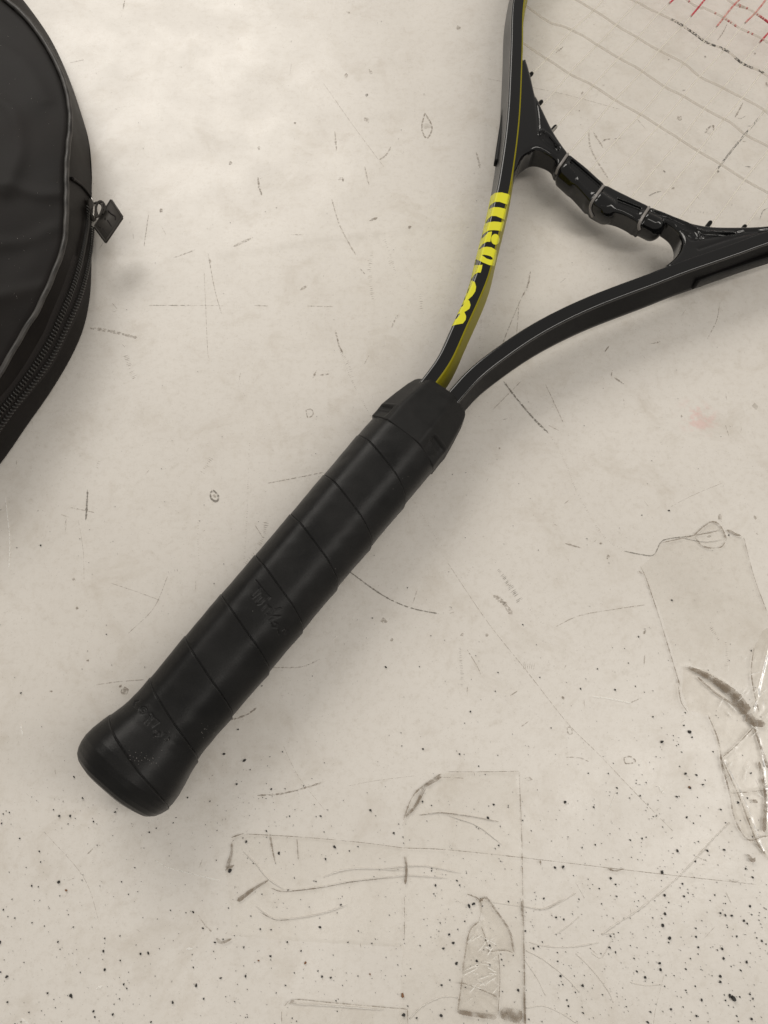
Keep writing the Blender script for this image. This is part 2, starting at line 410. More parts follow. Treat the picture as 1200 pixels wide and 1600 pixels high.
def bvh_of(*objs):
    vs = []; fs = []; o = 0
    for ob in objs:
        off = wpos(ob); vs += [v.co+off for v in ob.data.vertices]; fs += [tuple(i+o for i in p.vertices) for p in ob.data.polygons]; o = len(vs)
    return BVHTree.FromPolygons(vs, fs)
bvh_frame = bvh_of(frame)
lv = []
for nm, loops in LET.items():
    loops = [[(x/6.957+680, y/6.957+290) for x, y in L] for L in loops]
    P2, Tr = fill(loops, 1.0)
    Q3 = []
    for q in P2:                                        # lay each point of the print on the painted surface
        l, nn, *_ = bvh_frame.ray_cast(Vector((0, 0, H)), Vector(ray(*q)).normalized())
        if l is None or l.z < .004:
            l, nn, *_ = bvh_frame.find_nearest(Vector(on_shaft(*q)))
        if nn.dot(Vector((0, 0, H))-l) < 0: nn = -nn
        Q3.append(np.array(l)+np.array(nn)*.00009)
    lv.append((np.array(Q3), [tuple(t) for t in Tr]))
lt = mk("lettering", *join(lv), M['yellow'], frame)
fix_normals(lt)

# ------------------------------------------------------------------ throat bridge from a distance field
def surface_nets(val, origin, h):
    s = val < 0
    nx, ny, nz = val.shape
    corners = [(i, j, k) for i in (0, 1) for j in (0, 1) for k in (0, 1)]
    sl = lambda a, i, j, k: a[i:nx-1+i, j:ny-1+j, k:nz-1+k]
    cnt = sum(sl(s, *c).astype(np.int8) for c in corners)
    act = (cnt > 0) & (cnt < 8)
    idx = -np.ones(act.shape, np.int64); I = np.argwhere(act); idx[act] = np.arange(len(I))
    acc = np.zeros((len(I), 3)); num = np.zeros(len(I))
    for a in corners:
        for ax in range(3):
            if a[ax]: continue
            b = list(a); b[ax] = 1
            va = val[I[:, 0]+a[0], I[:, 1]+a[1], I[:, 2]+a[2]]; vb = val[I[:, 0]+b[0], I[:, 1]+b[1], I[:, 2]+b[2]]
            m = (va < 0) != (vb < 0); t = np.where(m, va/(va-vb+1e-20), 0)
            q = np.tile(np.array(a, float), (len(I), 1)); q[:, ax] += t
            acc[m] += q[m]; num[m] += 1
    P = origin+(I+acc/num[:, None])*h
    faces = []
    for ax in range(3):
        o1, o2 = [(1, 2), (2, 0), (0, 1)][ax]
        d = [0, 0, 0]; d[ax] = 1
        A = s[:nx-d[0], :ny-d[1], :nz-d[2]]; B = s[d[0]:, d[1]:, d[2]:]
        E_ = np.argwhere(A != B); E_ = E_[(E_[:, o1] > 0) & (E_[:, o2] > 0) & (E_[:, o1] < val.shape[o1]-1) & (E_[:, o2] < val.shape[o2]-1)]
        f = []
        for u, v in ((0, 0), (-1, 0), (-1, -1), (0, -1)):
            q = E_.copy(); q[:, o1] += u; q[:, o2] += v; f.append(idx[q[:, 0], q[:, 1], q[:, 2]])
        f = np.stack(f, 1); flip = A[E_[:, 0], E_[:, 1], E_[:, 2]]
        f[~flip] = f[~flip][:, ::-1]; faces.append(f[(f >= 0).all(1)])
    return P, np.vstack(faces)
TZ = .0058
plan_px = [(821, 94), (827, 112), (838, 148), (850, 173), (865, 201), (880, 224), (891, 237), (918, 259), (947, 284), (985, 304), (1017, 319), (1060, 338), (1100, 350), (1140, 354), (1200, 354), (1262, 344),
           (1262, 352), (1200, 372), (1155, 388), (1109, 404), (1063, 421), (1044, 428),
           (1040, 416), (1055, 402), (1064, 388), (1066, 372), (1058, 357), (1042, 345), (1026, 338), (1014, 340), (1004, 349),
           (992, 340), (974, 331), (955, 326), (940, 322), (926, 313), (915, 301), (903, 288), (890, 276), (874, 261),
           (868, 246), (852, 236), (838, 233), (826, 238), (815, 248), (806, 268), (796, 268), (800, 217), (805, 162), (809, 100)]
plan0 = np.array([local(*q, TZ) for q in plan_px])
plan = np.vstack([catmull(plan0[:16], step=.0008), plan0[16:22], catmull(plan0[22:48], step=.0008)[:-1], plan0[47:]])
h_ = .00032
s0, s1, p0, p1 = plan[:, 0].min()-.003, plan[:, 0].max()+.003, plan[:, 1].min()-.003, plan[:, 1].max()+.003
gs = np.arange(s0, s1, h_); gp = np.arange(p0, p1, h_); gz = np.arange(-.0098, .0096, h_)
G2 = np.stack(np.meshgrid(gs, gp, indexing='ij'), -1).reshape(-1, 2)
d2 = polysdf(G2, plan)
dshaft = np.minimum(polydist(G2, C[:smax][::4]), polydist(G2, C[smax:][::4]))
hh = .0054+.0024*np.clip(1-(dshaft-.003)/.018, 0, 1)**1.3
def pk(L): return polysdf(G2, np.array([local(*q, TZ) for q in L]))
pockets = [pk([(843, 206), (847, 205), (858, 212), (874, 230), (872, 235), (856, 224), (844, 213)]),
           pk([(1022, 329), (1044, 334), (1072, 347), (1088, 358), (1096, 368), (1090, 372), (1076, 361), (1050, 344), (1028, 334)]),
           pk([(1092, 360), (1100, 363), (1148, 367), (1130, 370), (1096, 371)])]
creases = [polydist(G2, np.array([local(*q, TZ) for q in L])) for L in
           ([(832, 120), (840, 180), (842, 205), (850, 219), (872, 228)], [(1148, 366), (1200, 362)], [(1060, 352), (1074, 366), (1080, 376), (1120, 372), (1160, 364)],
            [(1090, 392), (1140, 375), (1200, 362)])]
# stepped facets along the bridge, each starting thick at a string hole and tapering to the next
facets = [pk([(893, 246), (940, 287), (929, 300), (916, 291), (890, 262)]), pk([(965, 308), (1003, 323), (997, 333), (968, 318)])]
shape3 = (len(gs), len(gp))
d2 = d2.reshape(shape3); hh = hh.reshape(shape3)
r_ = .0019
Z = gz[None, None, :]
qx = d2[..., None]+r_; qz = np.abs(Z)-hh[..., None]+r_
D = np.sqrt(np.maximum(qx, 0)**2+np.maximum(qz, 0)**2)+np.minimum(np.maximum(qx, qz), 0)-r_
def smin(a, b, k):
    hq = np.clip(.5+.5*(b-a)/k, 0, 1); return b*(1-hq)+a*hq-k*hq*(1-hq)
for cx, cy, dx, dy, w_ in ((888, 279, 16, 15, .95), (936, 322, 20, 15, 1.0), (1009, 352, 20, 10, .88)):   # swollen cuffs
    a = local(cx-dx*.35, cy-dy*.35, 0); b = local(cx+dx*.55, cy+dy*.55, 0)
    dd = segdist(G2, a, b).reshape(shape3)
    el = np.sqrt((dd[..., None]/(.0052*w_))**2+(Z/.0066)**2)-1
    D = smin(D, el*.0045, .0005)
for pd in pockets:                                     # moulded recess with a crisp raised rim
    ins = np.clip(.5-pd/.0009, 0, 1)
    D = D+((.0013*ins-.00035*np.exp(-((pd-.0007)/.0004)**2)).reshape(shape3))[..., None]*(Z > .001)
for pd in facets:
    e = np.maximum(pd.reshape(shape3)[..., None], (hh[..., None]-.0013)-Z); D = np.maximum(D, -e)
for cd in creases:
    D = D+(.00045*np.exp(-(cd/.0007)**2)).reshape(shape3)[..., None]*(Z > 0)
for q in ((890, 236, 873, 262), (948, 284, 924, 316), (1018, 318, 1000, 348)):      # string grooves
    a = local(q[0], q[1], TZ); b = local(q[2], q[3], TZ); cd = segdist(G2, a, b).reshape(shape3)
    D = D+(.0006*np.exp(-(cd/.0009)**2))[..., None]
P, Fq = surface_nets(D, np.array([s0, p0, gz[0]]), h_)
# relax
nv = len(P)
for _ in range(2):
    acc = np.zeros((nv, 3)); cn = np.zeros(nv)
    for k in range(4):
        np.add.at(acc, Fq[:, k], P[Fq[:, (k+1) % 4]]); np.add.at(cn, Fq[:, k], 1)
        np.add.at(acc, Fq[:, k], P[Fq[:, (k+3) % 4]]); np.add.at(cn, Fq[:, k], 1)
    P = P*.5+.5*acc/np.maximum(cn, 1)[:, None]
bridge = mk("throat_bridge", W(P[:, 0], P[:, 1], zmid(P[:, 0])+P[:, 2]), Fq, M['gloss'], racket); fix_normals(bridge)
bvh_bridge = bvh_of(bridge)
def cast(bvh, px, py):
    d = Vector(ray(px, py)).normalized(); return bvh.ray_cast(Vector((0, 0, H)), d)

# ---- grommet nubs on the string side and grommet strips outside
def grommet(px, py, dz=.0, lead=.0016, rad=.0010):
    q = local(px, py, dz); a = W(q[0]-.004, q[1], zmid(q[0])+dz); b = W(q[0]+lead, q[1], zmid(q[0])+dz)
    v, f = tube([a, a*.6+b*.4, a*.1+b*.9, b], [rad, rad, rad, rad*.8], 12)
    v2, f2 = tube([b-(b-a)*.02, b+(b-a)*.05], rad*.55, 10)
    mk("grommet", *join([(v, f), (v2, f2)]), M['satin'], racket)
for q in ((829, 117), (844, 161), (866, 200)): grommet(*q)
grommet(1108, 350, .001); grommet(1162, 356, .001)
def strip(px, name, z0, z1, th):
    L = np.array([local(*q, zz) for *q, zz in px]); L = catmull(L, step=.0015)
    t = np.gradient(L, axis=0); t /= np.linalg.norm(t, axis=1)[:, None]; side = np.stack([t[:, 1], -t[:, 0]], 1)
    pr = rounded([(-th, z1), (th, z1-.0004), (th, z0+.0004), (-th, z0)], .0005, 2)
    V = np.vstack([W(L[i, 0]+pr[:, 0]*side[i, 0], L[i, 1]+pr[:, 0]*side[i, 1], zmid(L[i, 0])+pr[:, 1]) for i in range(len(L))])
    Fc = grid_faces(len(L), len(pr), True)+[tuple(range(len(pr))), tuple(len(V)-1-k for k in range(len(pr)))]
    o = mk(name, V, Fc, M['satin'], racket); fix_normals(o)
strip([(775, 256, -.003), (781, 215, -.003), (786.5, 178, -.003), (790.5, 140, -.003), (793.5, 100, -.003), (796.5, 60, -.003), (800.5, 0, -.003), (803.5, -60, -.003)], "grommet_strip", -.0050, -.0010, .0010)
strip([(1082, 446.5, -.004), (1110, 435.5, -.004), (1135, 427.5, -.004), (1165, 417.5, -.004), (1200, 406.5, -.004), (1260, 388.5, -.004)], "grommet_strip", -.0055, .0005, .0012)

# ------------------------------------------------------------------ strings
hl = C[:smax]; hr = C[smax:][::-1]
def hoop_p(s, left):
    X = hl if left else hr; X = X[X[:, 0] > .15]; o = np.argsort(X[:, 0]); return np.interp(s, X[o, 0], X[o, 1])
def hoop_s(p):
    X = C[(C[:, 0] > .33)]; o = np.argsort(X[:, 1]); return np.interp(p, X[o, 1], X[o, 0])
cross_px = [[(822, 73), (852, 93), (890, 113), (928, 137), (963, 155), (995, 178), (1030, 195), (1062, 220), (1093, 235), (1127, 260), (1163, 278), (1197, 302)],
            [(822, 7), (858, 32), (883, 40), (908, 53), (932, 72), (970, 90), (1005, 115), (1037, 132), (1068, 153), (1102, 168), (1125, 185), (1150, 198), (1198, 230)],
            [(900, 2), (927, 18), (960, 35), (997, 62), (1033, 78), (1063, 98), (1098, 120), (1130, 140), (1163, 152), (1198, 178)],
            [(988, 2), (1033, 20), (1067, 43), (1090, 55), (1117, 72), (1140, 84), (1158, 95), (1198, 120)],
            [(1073, 0), (1100, 10), (1130, 30), (1163, 45), (1190, 63)],
            [(1140, 0), (1155, 5), (1180, 23), (1198, 32)]]
mains_p = [-.0712, -.0563, -.0430, -.0296, -.0155, -.0047, .0077, .0184, .0310, .0445, .0578, .0705]
stain = {3: [(1047, 1067), (1070, 1117), (1123, 1139), (1147, 1176), (1184, 1192)]}
cross_s = []
for ci, L in enumerate(cross_px):
    Q = np.array([local(*q, 0) for q in L]); cross_s.append(Q[:, 0].mean())
    sl = Q[0, 0]; sr = Q[-1, 0]
    pl = hoop_p(sl, True)+.002; pr = hoop_p(sr, False)-.002
    ext = [q for q in ([[sl, pl]] if Q[0, 1]-pl > .004 else [])]
    mids = [p for p in np.arange(Q[-1, 1]+.012, pr-.004, .012)]
    Q = np.vstack(ext+[Q]+[[sr+.0008*math.sin(k*2.1), p] for k, p in enumerate(mids)]+[[sr, pr]])
    Pth = catmull(Q, step=.0006)
    zz = np.zeros(len(Pth))
    mp = np.array(mains_p+[.083, .095])
    zz = .00075*np.sin(np.pi*np.interp(Pth[:, 1], mp, np.arange(len(mp)))+np.pi/2+ci*np.pi)
    P3 = W(Pth[:, 0], Pth[:, 1], zmid(Pth[:, 0])+zz)
    V, Fc = tube(P3, .00055, 8)
    x, y = proj(P3); mi = np.zeros(len(Fc), int)
    for i in range(len(P3)-1):
        for a, b in stain.get(ci, []):
            if a < x[i] < b:
                for j in range(8):
                    if rng.random() < .34: mi[i*8+j] = 1
        if ci == 5 and x[i] > 1186: mi[i*8:i*8+8] = 2
        if ci in (4, 5) and rng.random() < .08: mi[i*8:i*8+8] = 3
    mk("string", V, Fc, [M['cross'], M['ink'], M['red'], M['pink']], racket, mi=mi)
red_ends = [(1048, 7, 2), (1083, 28, 2), (1120, 42, 3), (1168, 40, 3), (1188, 65, 2)]
redm = {}
for x, y, k in red_ends:
    q = local(x, y, 0); i = int(np.argmin([abs(q[1]-p) for p in mains_p])); redm[i] = (q[0], k)
for i, p in enumerate(mains_p):
    # start at the bridge or wing
    col_d = plan0[:16]                                   # string-side outline
    o = np.argsort(col_d[:, 1]); ss = np.interp(p, col_d[o, 1], col_d[o, 0])-.003
    se = hoop_s(p)-.003
    sv = np.arange(ss, se, .0008)
    zz = np.zeros(len(sv))
    cs = np.array(cross_s); ph = np.interp(sv, np.r_[cs[0]-.02, cs, cs[-1]+.015*np.arange(1, 13)], np.arange(len(cs)+13))
    zz = -.0005*np.sin(np.pi*(i+ph-1)+np.pi/2)
    P3 = W(sv, np.full(len(sv), p)+.0003*np.sin(ph*np.pi/1.3+i), zmid(sv)+zz)
    V, Fc = tube(P3, .00052, 8)
    mi = np.zeros(len(Fc), int)
    if i in redm:
        for k in range(len(P3)-1):
            if sv[k] > redm[i][0]: 
                for j in range(8): mi[k*8+j] = redm[i][1] if rng.random() < .9 else 3
    elif sv[-1] > .3:
        for k in range(len(P3)-1):
            if sv[k] > .275 and abs(p) > .02: mi[k*8:k*8+8] = 2
    x, y = proj(P3)
    if i == 8:
        for k in range(len(P3)-1):
            if 1120 < x[k] < 1168:
                for j in range(8):
                    if rng.random() < .28: mi[k*8+j] = 1
            elif 1172 < x[k] < 1230:
                for j in range(8):
                    if rng.random() < .12: mi[k*8+j] = 1
    mk("string", V, Fc, [M['string'], M['ink'], M['red'], M['pink']], racket, mi=mi)
# string loops carried over the bridge
for L in ([(891, 234), (886, 242), (880, 251), (873, 262), (870, 272)], [(949, 283), (941, 293), (932, 305), (924, 317), (923, 328), (927, 338)], [(1019, 317), (1012, 327), (1004, 339), (999, 349), (999, 358)]):
    Q = catmull(L, num=26); P3 = []
    for q in Q:
        loc, nrm, *_ = cast(bvh_bridge, *q)
        if loc is not None: P3.append(np.array(loc+nrm*.00035))
    P3 = np.array(P3)
    for _ in range(4): P3[1:-1] = .25*P3[:-2]+.5*P3[1:-1]+.25*P3[2:]
    mk("string_loop", *tube(P3, .00068, 10), M['loop'], racket)

# ------------------------------------------------------------------ handle: wrapped grip and rubber collar
def vnoise(x, y, z, seed=0):
    """cheap smooth value noise from summed sines"""
    r = np.random.default_rng(seed); o = 0
    for k in range(7):
        a = r.normal(0, 1, 3); o = o+np.sin(a[0]*x+a[1]*y+a[2]*z+r.uniform(0, 6.28))
    return o/7
mm = .001
Sx = np.array([-191.4, -191.35, -191.1, -190.4, -189.2, -187.5, -185.5, -183, -180, -176, -172.7, -169, -166, -162, -155, -144, -126, -106, -86, -67, -45, -36, -27, -20])
Wx = np.array([8.0, 11.0, 13.6, 15.8, 17.2, 18.1, 18.65, 18.9, 18.7, 17.9, 17.1, 16.3, 15.9, 15.65, 15.6, 15.9, 16.1, 16.1, 16.0, 16.2, 16.2, 16.2, 16.0, 15.2])
Hx = np.array([7.5, 10.0, 12.2, 14.2, 15.6, 16.6, 17.3, 17.7, 17.4, 16.4, 15.4, 14.4, 13.8, 13.5, 13.4, 13.4, 13.4, 13.5, 13.5, 13.6, 13.7, 13.7, 13.6, 13.0])
def section(th, w_, h__, pw):
    d45 = .707*(h__+.47*w_)
    acc = 0
    for k, d in ((0, w_), (90, h__), (180, w_), (270, h__), (45, d45), (135, d45), (225, d45), (315, d45)):
        c = np.maximum(np.cos(th-math.radians(k)), 0)/d; acc = acc+c**pw
    return acc**(-1/pw)
def centre(s): return np.interp(s, [-190, -175, -160, -100, -40, 0], [-.1, .1, .3, .2, .0, -.15])
seamL = np.array([8, -14.5, -35.6, -57.1, -77.6, -98.2, -117.2, -136.8, -155.2, -172.7, -192, -212])
NS, NT = 940, 320
S = np.linspace(-191.4, -22, NS); S = np.r_[-191.4+np.linspace(0, 1, 60)**2*6.4, S[S > -185]]; NS = len(S)
th = np.linspace(0, 2*np.pi, NT, endpoint=False)                  # 0 = right (+p), 90 deg = top
SS, TT = np.meshgrid(S, th, indexing='ij')
rad = section(TT, np.interp(SS, Sx, Wx), np.interp(SS, Sx, Hx), 12)
phi = np.mod(1.5*np.pi-TT, 2*np.pi)                               # from the bottom: left = pi/2, top = pi, right = 3pi/2
adv = np.where(phi < np.pi/2, 20.2*(phi-np.pi/2)/(2*np.pi), np.interp((phi-np.pi/2)/np.pi, [0, .33, .78, .9, 1, 1.5], [0, 3.2, 8.6, 10.2, 11.6, 15.2]))
seff = SS+adv
ph = np.interp(-seff, -seamL, np.arange(len(seamL)))
fr = ph-np.floor(ph)
body = np.clip((SS+191.4)/8, 0, 1)
side_lift = 1+1.4*np.clip(np.cos(TT-.15), 0, 1)**2
disp = .26*side_lift*np.exp(-fr/.35)*body - .08
gm = np.minimum(fr, 1-fr)*20
disp = disp-.40*np.exp(-((gm-.06)/.13)**2)*body
disp = disp+.09*vnoise(SS*.12, 3*np.cos(TT), 3*np.sin(TT), 3)+.07*vnoise(SS*.5, 7*np.cos(TT), 7*np.sin(TT), 4)
rr = rad+disp
P3 = W(SS*mm, (centre(SS)+rr*np.cos(TT))*mm, zmid(SS*mm)+rr*np.sin(TT)*mm)
# pressed lettering
X, Y = proj(P3)
XY = np.stack([X.ravel(), Y.ravel()], 1); topm = (np.sin(TT) > .1).ravel()
def z10(L, ox, oy): return [(x/10+ox, y/10+oy) for x, y in L]
press = [z10(L, 370, 880) for L in ([(300,270),(360,350),(445,450)], [(340,395),(225,510),(245,545),(375,450)], [(380,400),(370,455)], [(455,470),(525,530),(490,565)], [(440,565),(370,635),(320,645),(295,615),(390,515)],
          [(395,735),(475,650),(540,700),(450,795),(520,805),(600,720),(690,700)], [(500,900),(560,865),(680,825),(560,830)], [(540,940),(560,1000),(620,1010),(640,950),(590,930)],
          [(640,1040),(660,1110)], [(700,1050),(750,1020),(790,1050),(760,1100)])]
circ = lambda cx, cy, rx, ry: [(cx+rx*math.cos(t), cy+ry*math.sin(t)) for t in np.linspace(0, 2*np.pi, 16)]
press += [z10(L, 180, 1060) for L in ([(370,350),(310,360),(295,430),(340,470)], circ(435, 500, 62, 55), circ(435, 500, 30, 25), [(450,690),(540,600),(515,560),(560,540),(595,580),(500,720)],
          [(560,640),(600,610),(660,650),(690,680),(570,760)], circ(650, 860, 50, 40), [(700,900),(760,850),(800,870)], [(800,960),(850,930)])]
dl = np.full(len(XY), 1e9)
near = topm & (((XY[:, 0] > 385) & (XY[:, 0] < 460) & (XY[:, 1] > 895) & (XY[:, 1] < 1000)) | ((XY[:, 0] > 200) & (XY[:, 0] < 275) & (XY[:, 1] > 1088) & (XY[:, 1] < 1165)))
Q = XY[near]; dq = np.full(len(Q), 1e9)
for L in press: dq = np.minimum(dq, polydist(Q, np.array(L)))
dl[near] = dq
rr = rr-(.30*np.exp(-(dl/.75)**2)).reshape(rr.shape)
P3 = W(SS*mm, (centre(SS)+rr*np.cos(TT))*mm, zmid(SS*mm)+rr*np.sin(TT)*mm)
V = P3.reshape(-1, 3); Fc = grid_faces(NS, NT, True)+[tuple(range(NT))]
grip = mk("grip", V, Fc, M['tape'], racket); fix_normals(grip)

SC = np.array([-30, -26, -23, -21, -19.6, -12, -5, -1.6, -.5, 0])
WC = np.array([16.3, 16.3, 16.2, 16.3, 16.4, 15.3, 14.0, 12.9, 12.1, 11.0])
HC = np.array([13.75, 13.75, 13.75, 13.8, 13.75, 12.6, 11.2, 10.3, 9.8, 8.9])
S = np.r_[np.linspace(0, 1, 110)]; th = np.linspace(0, 2*np.pi, 288, endpoint=False)
UU, TT = np.meshgrid(S, th, indexing='ij')
phi = np.mod(1.5*np.pi-TT, 2*np.pi)
send = -25.6-np.interp((phi-np.pi/2)/np.pi, [-.5, -.3, 0, .35, .62, .9, 1, 1.3, 1.5], [0, 0, 0, 1.6, 1.9, 2.9, 3.0, 1.6, 0])
SSc = 0+UU*send
rc = section(TT, np.interp(SSc, SC, WC), np.interp(SSc, SC, HC), 46)
dia = np.abs(np.abs(np.cos(TT))-.80)                                     # moulded steps on the side bevels
msk = np.clip((.16-dia)/.05, 0, 1)
rc = rc-msk*(.75*np.clip((-20.3-SSc)/.7, 0, 1)*np.clip((SSc+26.5)/4.0, 0, 1)-.30*np.exp(-((SSc+22.6)/.45)**2)-.2*np.exp(-((SSc+19.6)/.5)**2))
rc = rc+.05*vnoise(SSc*.4, 5*np.cos(TT), 5*np.sin(TT), 9)
Pc = W(SSc*mm, (centre(SSc)+rc*np.cos(TT))*mm, zmid(SSc*mm)+rc*np.sin(TT)*mm)
inn = W(SSc[-1]*mm-.0004, (centre(SSc[-1])+(rc[-1]-1.6)*np.cos(TT[-1]))*mm, zmid(SSc[-1]*mm)+(rc[-1]-1.6)*np.sin(TT[-1])*mm)
V = np.vstack([Pc.reshape(-1, 3), inn]); NTc = len(th)
Fc = grid_faces(len(S)+1, NTc, True)+[tuple(range(NTc))]
collar = mk("collar", V, Fc, M['rubber'], racket); fix_normals(collar)

# ------------------------------------------------------------------ racket cover at the left
ZP, ZS = .031, .0125
pip_px = [(12,2),(37,24),(54,44),(72,70),(87,97),(99,125),(107,156),(110,190),(107,225),(104,262),(104,300),(103,350),(99,385),(90,412),(78,442),(58,485),(35,522),(0,582),(-45,645),(-110,705),(-200,745),(-310,735),(-410,660),(-480,540),(-500,380),(-490,220),(-430,80),(-340,-20),(-220,-70),(-100,-65),(-35,-35)]
sil_px = [(15,-3),(40,18),(62,45),(85,78),(100,105),(115,140),(128,180),(138,220),(142,270),(143,300),(143,360),(143,420),(141,465),(132,512),(112,558),(82,610),(42,667),(0,727),(-50,785),(-120,835),(-210,860),(-330,840),(-440,760),(-520,620),(-545,450),(-535,250),(-470,70),(-370,-50),(-230,-110),(-100,-95),(-30,-45)]
cc = U(-190, 330, 0)[:2]
def polar(px, z):
    Q = catmull(np.array([U(*q, z)[:2] for q in px]), num=1200, closed=True)[:-1]
    d = Q-cc; t = np.arctan2(d[:, 1], d[:, 0]); r = np.linalg.norm(d, axis=1); o = np.argsort(t); return t[o], r[o]
tp, rp = polar(pip_px, ZP); ts, rs = polar(sil_px, .001)
NA = 900
ang = np.linspace(-np.pi, np.pi, NA, endpoint=False)
RP = np.interp(ang, tp, rp, period=2*np.pi); RS = np.interp(ang, ts, rs, period=2*np.pi)
cover = empty("racket_cover", (cc[0], cc[1], 0))
tag(cover, "dusty black vinyl racket cover with curved zipper and metal pull tab", "racket cover")
# panel
NR = 90; f = np.linspace(0, 1, NR)[:, None]
px_, py_ = cc[0]+f*RP*np.cos(ang), cc[1]+f*RP*np.sin(ang)
zz = ZP-.0004+.0075*(1-f**2.2)+np.clip(1-f, 0, .12)/.12*(.0009*vnoise(px_*60, py_*60, 0, 11)+.0005*vnoise(px_*150, py_*150, 0, 12))-.0010*np.exp(-((1-f)/.012)**2)
for cL, ch in (([(-30, 470), (20, 455), (62, 442)], .0008), ([(-40, 300), (10, 290), (60, 300), (92, 296)], .0009), ([(-30, 150), (15, 170), (30, 230), (10, 300)], .0010), ([(-20, 60), (30, 90), (70, 150)], .0006), ([(0, 380), (40, 372), (80, 350)], .0006)):
    Lw = np.array([U(*q, .034)[:2] for q in cL]); pp = np.stack([px_.ravel(), py_.ravel()], 1)
    zz = zz+(.5*ch*np.exp(-(polydist(pp, catmull(Lw, step=.003))/.0035)**2)).reshape(px_.shape)
V = np.stack([px_, py_, zz+0*px_], -1).reshape(-1, 3)
panel = mk("front_panel", V, grid_faces(NR, NA, True), M['vinyl'], cover)
# gusset
prof_f = [(0, ZP-.0012), (.10, ZP-.0028), (.30, ZP-.0055), (.55, ZP-.0095), (.80, .0168), (.94, .0132), (.99, .0095), (1.0, .006), (.97, .0028), (.90, .0010), (.80, .0006), (.4, .0006)]
pf = catmull(np.array(prof_f)*np.array([.02, 1]), num=46); pf[:, 0] /= .02
wr = .0007*vnoise(ang*14, 0*ang, 0*ang, 5)
GV = []
for u, z in pf:
    rr_ = RP+(RS-RP)*u+wr*math.sin(min(max(u, 0), 1)*math.pi)
    GV.append(np.stack([cc[0]+rr_*np.cos(ang), cc[1]+rr_*np.sin(ang), np.full(NA, z)], -1))
gus = mk("gusset", np.vstack(GV), grid_faces(len(pf), NA, True), M['vinyl'], cover); fix_normals(gus)
# piping
rpp = RP.copy()
mk("piping", *tube(np.stack([cc[0]+np.r_[rpp, rpp[:1]]*np.cos(np.r_[ang, ang[:1]]), cc[1]+np.r_[rpp, rpp[:1]]*np.sin(np.r_[ang, ang[:1]]), np.full(NA+1, ZP)+.0002*np.sin(np.r_[ang, ang[:1]]*60)], -1), .00108, 12, False), M['vinyl_edge'], cover)
bv = bvh_of(gus)
def on_gus(px, py, lift=0):
    l, nn, *_ = cast(bv, px, py)
    if l is None: return None, None
    if nn.dot(Vector((0, 0, H))-l) < 0: nn = -nn
    return np.array(l)+np.array(nn)*lift, np.array(nn)
# zipper: tape, coil teeth, slider, pull
row1 = [(132,320),(132,350),(126,385),(120,412),(107,455),(90,495),(72,535),(47,575),(20,612),(0,637),(-22,664),(-60,700)]
row2 = [(141,352),(138,385),(132,420),(119,467),(100,510),(77,557),(50,595),(22,630),(0,660),(-22,688),(-60,726)]
def gpath(L, step):
    Q = catmull(np.array(L, float), step=2.0); out = []
    for q in Q:
        a, b = on_gus(*q)
        if a is not None: out.append(np.r_[a, b])
    out = np.array(out); 
    for _ in range(12): out[1:-1] = .25*out[:-2]+.5*out[1:-1]+.25*out[2:]
    Ln = np.r_[0, np.cumsum(np.linalg.norm(np.diff(out[:, :3], axis=0), axis=1))]; sv = np.arange(0, Ln[-1], step)
    return np.stack([np.interp(sv, Ln, out[:, k]) for k in range(6)], 1)
g1 = gpath(row1, .00155); g2 = gpath(row2, .00155)
r1 = catmull(np.array(row1, float), num=220); r2 = catmull(np.array([(139, 322)]+row2, float), num=220)
lines = []
for u in (-.75, -.4, .1, .5, .9, 1.4, 1.75):
    pts = [on_gus(*(q1+(q2-q1)*u), .00025 if -.5 < u < 1.5 else .00005) for q1, q2 in zip(r1, r2)]
    lines.append([p[0] for p in pts])
keep = [i for i in range(220) if all(l[i] is not None for l in lines)]
arr = np.array([[l[i] for i in keep] for l in lines])
for _ in range(8): arr[:, 1:-1] = .25*arr[:, :-2]+.5*arr[:, 1:-1]+.25*arr[:, 2:]
zip_ = mk("zipper", arr.transpose(1, 0, 2).reshape(-1, 3), grid_faces(len(keep), 7, False), M['cloth'], cover)
bmz = bmesh.new()
arc = [np.array([.0013*math.cos(a)-.0002, .00035*math.sin(2*a), .0009*math.sin(a)]) for a in np.linspace(0, math.pi, 7)]
tv, tf = tube(np.array(arc), np.array([.00030, .00036, .00038, .0004, .00038, .00036, .00030]), 6)
tooth_me = bpy.data.meshes.new("zipper_tooth"); tooth_me.from_pydata(tv.tolist(), [], tf); tooth_me.materials.append(M['nylon'])
tooth_me.polygons.foreach_set('use_smooth', [True]*len(tooth_me.polygons)); tooth_me.update()
for G, sgn in ((g1, 1), (g2, -1)):
    for k in range(1, len(G)-1):
        t = G[k+1, :3]-G[k-1, :3]; t /= np.linalg.norm(t); nn = G[k, 3:]/np.linalg.norm(G[k, 3:]); sd = np.cross(t, nn); tl = t*.8+sd*.25*sgn; tl /= np.linalg.norm(tl); sd = np.cross(tl, nn)
        o = bpy.data.objects.new("zipper_tooth", tooth_me); col.objects.link(o); o.parent = zip_
        Mx = Matrix(((sd[0], tl[0], nn[0]), (sd[1], tl[1], nn[1]), (sd[2], tl[2], nn[2]))).to_4x4()
        o.matrix_local = Matrix.Translation(Vector(G[k, :3]+nn*.0009)-wpos(zip_)) @ Mx
# end flap over the top of the zipper
fp = [on_gus(x, y, .0006)[0] for x, y in ((110, 279), (118, 284), (126, 290), (133, 298), (139, 307), (142, 316))]
fp = [q for q in fp if q is not None]
mk("zipper_flap", *tube(catmull(fp, num=24), np.linspace(.0008, .0005, 24), 8), M['vinyl'], cover)
